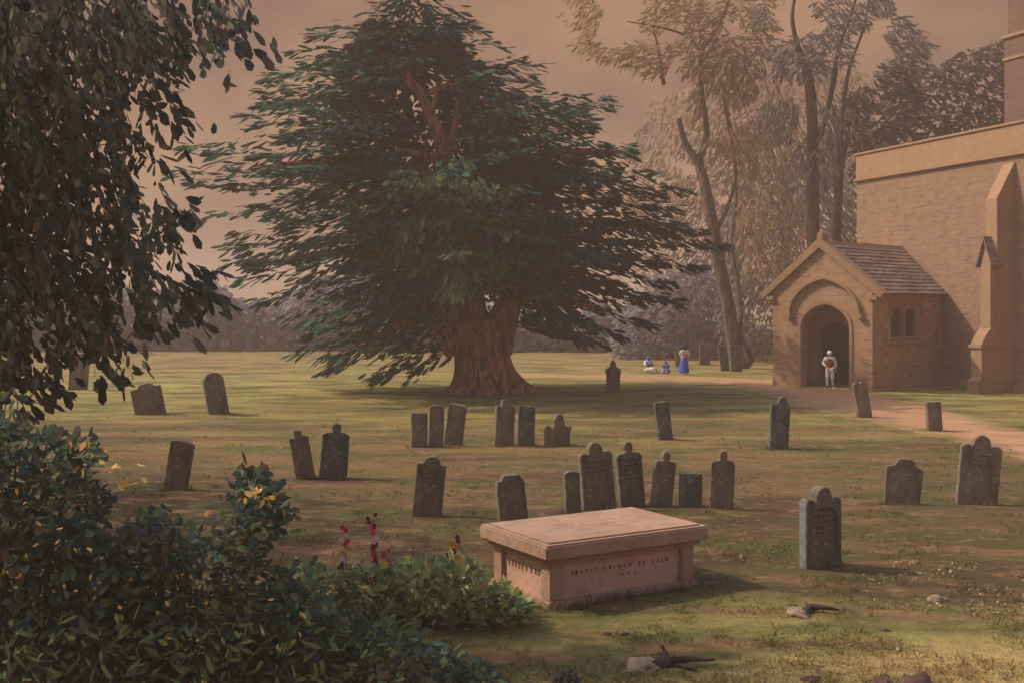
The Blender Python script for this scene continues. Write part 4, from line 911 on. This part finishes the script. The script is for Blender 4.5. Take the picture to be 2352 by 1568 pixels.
# figure in the porch doorway
pp = pL + (-pf)*((oa+ob)/2+.05) + pin*.25
pp = AT(1905, 880, 1); t_ = ray_line(1906, pL + pin*.15, -pf); pp = pL + pin*.15 - pf*t_; pp.z = .055
man = empty('person', pp, 'figure in white sleeves and breeches with a red waistcoat standing in the porch doorway', 'person', rz=math.atan2(-1, 0)+PI/2 + math.radians(-15)); man.rotation_euler.z = math.radians(-18)
J = stand_joints(1.52); body_mesh(man, J); v = lambda a: J[a]
skin('shirt', [v('chest'), v('waist'), v('shl'), v('ell'), v('wrl'), v('shr'), v('elr'), v('wrr'), v('neck')-Vector((0,0,.03))], [(0,1), (0,2), (2,3), (3,4), (0,5), (5,6), (6,7), (0,8)], [(.165,.13), .12, .075, .062, .045, .075, .062, .045, .06], M_white, man)
skin('waistcoat', [v('chest')+Vector((0,0,.07)), v('chest'), v('waist'), v('pelvis')-Vector((0,0,.06))], [(0,1), (1,2), (2,3)], [(.13,.12), (.18,.15), (.165,.145), (.17,.15)], M_red, man)
skin('breeches', [v('pelvis'), v('hpl'), v('knl'), v('knl')-Vector((0,0,.1)), v('hpr'), v('knr'), v('knr')-Vector((0,0,.1))], [(0,1), (1,2), (2,3), (0,4), (4,5), (5,6)], [.13, .1, .075, .06, .1, .075, .06], M_white, man)
for s in 'lr': skin('stocking', [v('kn'+s)-Vector((0,0,.08)), (v('kn'+s)+v('an'+s))/2, v('an'+s)], [(0,1), (1,2)], [.058, .055, .042], M_white, man); skin('boot', [v('an'+s)+Vector((0,.03,0)), v('an'+s)+v('toe'+s)], [(0,1)], [.05, .045], M_boot, man)
m = MB(); ball(m, v('head')+Vector((0, .02, .045)), (.105, .115, .1)); m.build('cap', M_white, man, smooth=True)
face(man, tuple(v('head')), .088)
# woman in blue
wp = G(1571, 858); woman = empty('person', wp, 'dark-haired figure in long blue skirt and pale shawl standing right of the yew', 'person', rz=math.radians(-30))
J = stand_joints(1.42); 
for k_ in ('chest', 'neck', 'head', 'crown', 'shl', 'shr', 'ell', 'elr', 'wrl', 'wrr'): J[k_] = J[k_] + Vector((.04, -.1*(J[k_].z-.9)/.6, 0))
body_mesh(woman, J); v = lambda a: J[a]
skin('skirt', [v('waist'), v('pelvis'), Vector((0,0,.45)), Vector((0,0,.1)), Vector((0,0,.03))], [(0,1), (1,2), (2,3), (3,4)], [.12, .17, .24, .3, .3], M_blue, woman)
skin('bodice', [v('chest'), v('waist')], [(0,1)], [(.15,.12), .125], M_blue, woman)
skin('shawl', [v('chest')+Vector((0,.02,.05)), v('shl'), v('ell'), v('shr'), v('elr'), v('neck')-Vector((0,0,.04))], [(0,1), (1,2), (0,3), (3,4), (0,5)], [(.15,.14), .09, .07, .09, .07, .07], M_shawl, woman)
m = MB(); ball(m, v('head')+Vector((0, .025, .03)), (.11, .12, .115)); ball(m, v('head')+Vector((0, .12, 0)), .06); m.build('hair', M_hair, woman, smooth=True)
face(woman, tuple(v('head')), .082)
# two seated figures
for i, (px, py, k, rz, lab) in enumerate(((1488, 855, .95, 35, 'seated figure in blue with pale spread skirt, leftmost of the group on the grass'), (1530, 857, .72, -20, 'small crouching child in blue between the seated and the standing figure'))):
    g = G(px, py); o = empty('person', g, lab, 'person', rz=math.radians(rz)); vv_ = lambda x, y, z: Vector((x, y, z))*k
    J = dict(pelvis=vv_(0,0,.14), waist=vv_(0,0,.27), chest=vv_(0,-.03,.48), neck=vv_(0,-.04,.62), head=vv_(0,-.07,.73), crown=vv_(0,-.05,.8), shl=vv_(-.17,-.03,.56), shr=vv_(.17,-.03,.56), ell=vv_(-.25,-.12,.36), elr=vv_(.25,-.12,.36),
             wrl=vv_(-.12,-.3,.27), wrr=vv_(.12,-.3,.27), hpl=vv_(-.09,-.05,.13), hpr=vv_(.09,-.05,.13), knl=vv_(-.18,-.42,.2), knr=vv_(.18,-.42,.2), anl=vv_(-.1,-.72,.06), anr=vv_(.1,-.72,.06), toel=vv_(0,-.08,.06), toer=vv_(0,-.08,.06))
    body_mesh(o, J); v = lambda a: J[a]
    skin('dress', [v('waist'), v('chest'), v('shl'), v('ell'), v('shr'), v('elr')], [(0,1), (1,2), (2,3), (1,4), (4,5)], [x*k for x in (.15, .19, .1, .075, .1, .075)], M_blue, o)
    skin('skirt', [v('pelvis'), (v('knl')+v('knr'))/2, (v('anl')+v('anr'))/2+Vector((0,.08,0)), v('pelvis')+Vector((.3*k,.05,-.06*k)), v('pelvis')+Vector((-.3*k,.05,-.06*k))], [(0,1), (1,2), (0,3), (0,4)], [x*k for x in (.22, .22, .13, .1, .1)], M_shawl if i == 0 else M_blue, o)
    m = MB(); ball(m, v('head')+Vector((0, .02, .03))*k, .115*k+.005); m.build('bonnet', M_blue, o, smooth=True)
    if i == 0:
        skin('shawl', [v('chest')+Vector((0,.06,0)), v('shl')+Vector((0,.02,0)), v('ell'), v('shr')+Vector((0,.02,0))], [(0,1), (1,2), (0,3)], [.17, .1, .085, .1], M_shawl, o)
    face(o, tuple(v('head')), .082*k)
# ------------------------------------------------------------------ rocks and sticks
def rock(px, py, wpx, hpx, mat, label, seed, name='rock', dpt=1.0, group=None):
    g = G(px, py); s_ = F/g.y; bm = bmesh.new(); bmesh.ops.create_icosphere(bm, subdivisions=3, radius=1)
    for v_ in bm.verts:
        n = 1 + .34*mnoise.noise(v_.co*1.5 + Vector((seed, 0, 0))) + .16*mnoise.noise(v_.co*3.5 + Vector((0, seed, 0)))
        v_.co *= n; v_.co.x *= wpx/s_/2; v_.co.y *= wpx/s_/2*.7*dpt; v_.co.z *= hpx/s_*.62
        if v_.co.z < 0: v_.co.z *= .4
    me = bpy.data.meshes.new(name); bm.to_mesh(me); bm.free(); me.materials.append(mat)
    o = bpy.data.objects.new(name, me); COL.objects.link(o); o.location = (g.x, g.y, gz(g.x, g.y)); o.rotation_euler.z = seed
    me.polygons.foreach_set('use_smooth', [random.random() < .7 for _ in me.polygons])
    return tag(o, label, 'rock', group)
RG = 'rocks lying on the foreground grass'
rock(1478, 1532, 104, 32, M_rock, 'pale smooth rock at the bottom, left of the dark broken branch', 1.3, group=RG)
rock(1832, 1412, 66, 25, M_rock, 'pale rock on the grass below the largest headstone', 2.1, group=RG)
rock(2152, 1376, 50, 22, M_rock, 'pale pebble-like rock in the rubble at the right', 3.3, group=RG)
rock(2108, 1572, 90, 34, M_rockd, 'dark brown rock cut off by the bottom edge at the right', 4.2, group=RG)
rock(2030, 1570, 54, 18, M_rockd, 'small reddish brown rock at the bottom, left of the dark one', 5.1, group=RG)
rock(1865, 1562, 50, 14, M_rockd, 'flat rusty brown rock at the bottom edge under the largest headstone', 6.4, group=RG)
rock(1704, 1282, 14, 14, M_rock, 'tiny pale stone on the shaded grass between the tomb and the largest headstone', 7.7, group=RG)
rock(2100, 1290, 24, 10, M_rock, 'small pale stone right of the largest headstone', 8.1, group=RG)
rock(1395, 1456, 22, 10, M_rockd, 'small reddish clod on the grass below the tomb, left of two', 9.2, group=RG)
rock(1434, 1457, 24, 12, M_rockd, 'small reddish clod on the grass below the tomb, right of two', 10.2, group=RG)
rock(1205, 1415, 30, 16, M_rockd, 'dark clod among the leaves at the near corner of the tomb', 11.2, group=RG)
rock(2030, 1452, 30, 8, M_rockd, 'flat dark clod on the open grass near the bottom right', 12.2, group=RG)
o_ = rock(1915, 883, 8, 7, M_white, 'small white stone on the porch step beside the figure\'s feet', 3.9); 
_t = ray_line(1916, pL + pin*(-.12), -pf); o_.location = pL + pin*(-.12) - pf*_t; o_.location.z = .05
def stick(pts, r0, r1, label, extra=()):
    base = G(*pts[0]); m = MB(); v_ = [Vector(G(x, y)) + Vector((0, 0, .02+dz)) - base for (x, y), dz in zip(pts, [.0, .04, .05, .02, 0][:len(pts)])]
    c = crs([tuple(x) for x in v_], 4); m.tube([Vector(x) for x in c], [r0+(r1-r0)*i/(len(c)-1) for i in range(len(c))], 7, .2, .2)
    o = m.build('broken_branch', M_bark3, smooth=True); o.location = base
    for e in extra:
        k = MB(); q = [Vector(G(x, y)) + Vector((0, 0, z)) - base for x, y, z in e]; k.tube(q, [r0*.7, r0*.3], 6, .1, .1); k.build('side_twig', M_bark3, o, smooth=True)
    return tag(o, label, 'branch', 'broken branches on the grass')
stick([(1490,1538), (1540,1530), (1590,1530), (1640,1524)], .05, .012, 'dark broken branch lying right of the pale rock at the bottom', [[(1540,1532,.02), (1520,1510,.12)], [(1560,1532,.02), (1600,1545,.04)]])
stick([(1838,1414), (1870,1406), (1900,1410), (1926,1408)], .045, .01, 'short dark broken branch beside the rock below the largest headstone', [[(1862,1408,.02), (1850,1398,.09)]])
# ------------------------------------------------------------------ grass and gravel
def clump_pts(n, x0, x1, y0, y1, thr):
    out = []
    while len(out) < n:
        px, py = random.uniform(x0, x1), random.uniform(y0, y1)
        g = G(px, py)
        if mnoise.noise(Vector((g.x*.8, g.y*1.2, 7))) + .5*mnoise.noise(Vector((g.x*3, g.y*3, 2))) > thr: out.append(g)
    return out
Ps, Ds, Ls, Ws = [], [], [], []
tuft = [(g, 5, .05) for g in clump_pts(5200, -150, 2500, 1180, 1640, -.05)] + [(g, 4, .06) for g in clump_pts(1300, -100, 2500, 940, 1190, .05)]
for c_, w_ in FEET:
    for k in range(14): tuft.append((c_ + Vector((random.uniform(-.6, .6)*w_, random.uniform(-.14, .12), 0)), 5, .085))
for k in range(60): t = random.random(); tuft.append((G(1264,1398).lerp(G(1600,1348), t) + Vector((.03, -.07, 0)), 6, .1))
for k in range(30): t = random.random(); tuft.append((G(1255,1398).lerp(G(1130,1350), t) + Vector((-.07, -.03, 0)), 5, .09))
for g, n, hgt in tuft:
    z = gz(g.x, g.y)
    for k in range(n):
        Ps.append((g.x+random.gauss(0, .05), g.y+random.gauss(0, .05), z-.01)); Ds.append((random.gauss(.15, .6), random.gauss(0, .4), random.uniform(.3, 1))); Ls.append(hgt*random.uniform(.6, 1.7)); Ws.append(random.uniform(.008, .018)*(1 if g.y < 20 else 1.6))
v, f = leaves(np.array(Ps), np.array(Ds), np.array(Ls), np.array(Ws), upj=1.0, blunt=False)
tag(new_obj('grass', v, f, M_blade), 'short dry grass tufts over the churchyard lawn', 'grass', kind='stuff')
m = MB()
for g in clump_pts(230, 1980, 2500, 1285, 1410, .0) + clump_pts(60, 1650, 2500, 1480, 1620, .1) + clump_pts(30, 1150, 1700, 1500, 1620, .15):
    r = random.uniform(.006, .021); z = gz(g.x, g.y)
    M = Matrix.Translation((g.x, g.y, z+r*.3)) @ Matrix.Rotation(random.random()*3, 4, Vector((random.random(), random.random(), 1)))
    v8 = [M @ Vector((sx*r*random.uniform(.7, 1.5), sy*r*random.uniform(.6, 1.1), sz_*r*random.uniform(.4, .8))) for sz_ in (-1, 1) for (sx, sy) in ((-1,-1), (1,-1), (1,1), (-1,1))]
    m.add(v8, [(3,2,1,0),(4,5,6,7),(0,1,5,4),(1,2,6,5),(2,3,7,6),(3,0,4,7)])
tag(m.build('gravel', M_gravel), 'scattered pale rubble on the grass at the right', 'gravel', kind='stuff')
# ------------------------------------------------------------------ air
HAZE = .0026
if HAZE:
    b = N('haze air'); pv = b.n('ShaderNodeVolumePrincipled'); pv.inputs['Color'].default_value = (.76, .57, .44, 1); pv.inputs['Density'].default_value = HAZE; pv.inputs['Anisotropy'].default_value = 0
    ou = b.n('ShaderNodeOutputMaterial'); b.l(pv.outputs[0], ou.inputs['Volume'])
    m = MB(); m.box(-620, 620, -80, 620, -1.5, 24); tag(m.build('haze', b.m), kind='stuff')
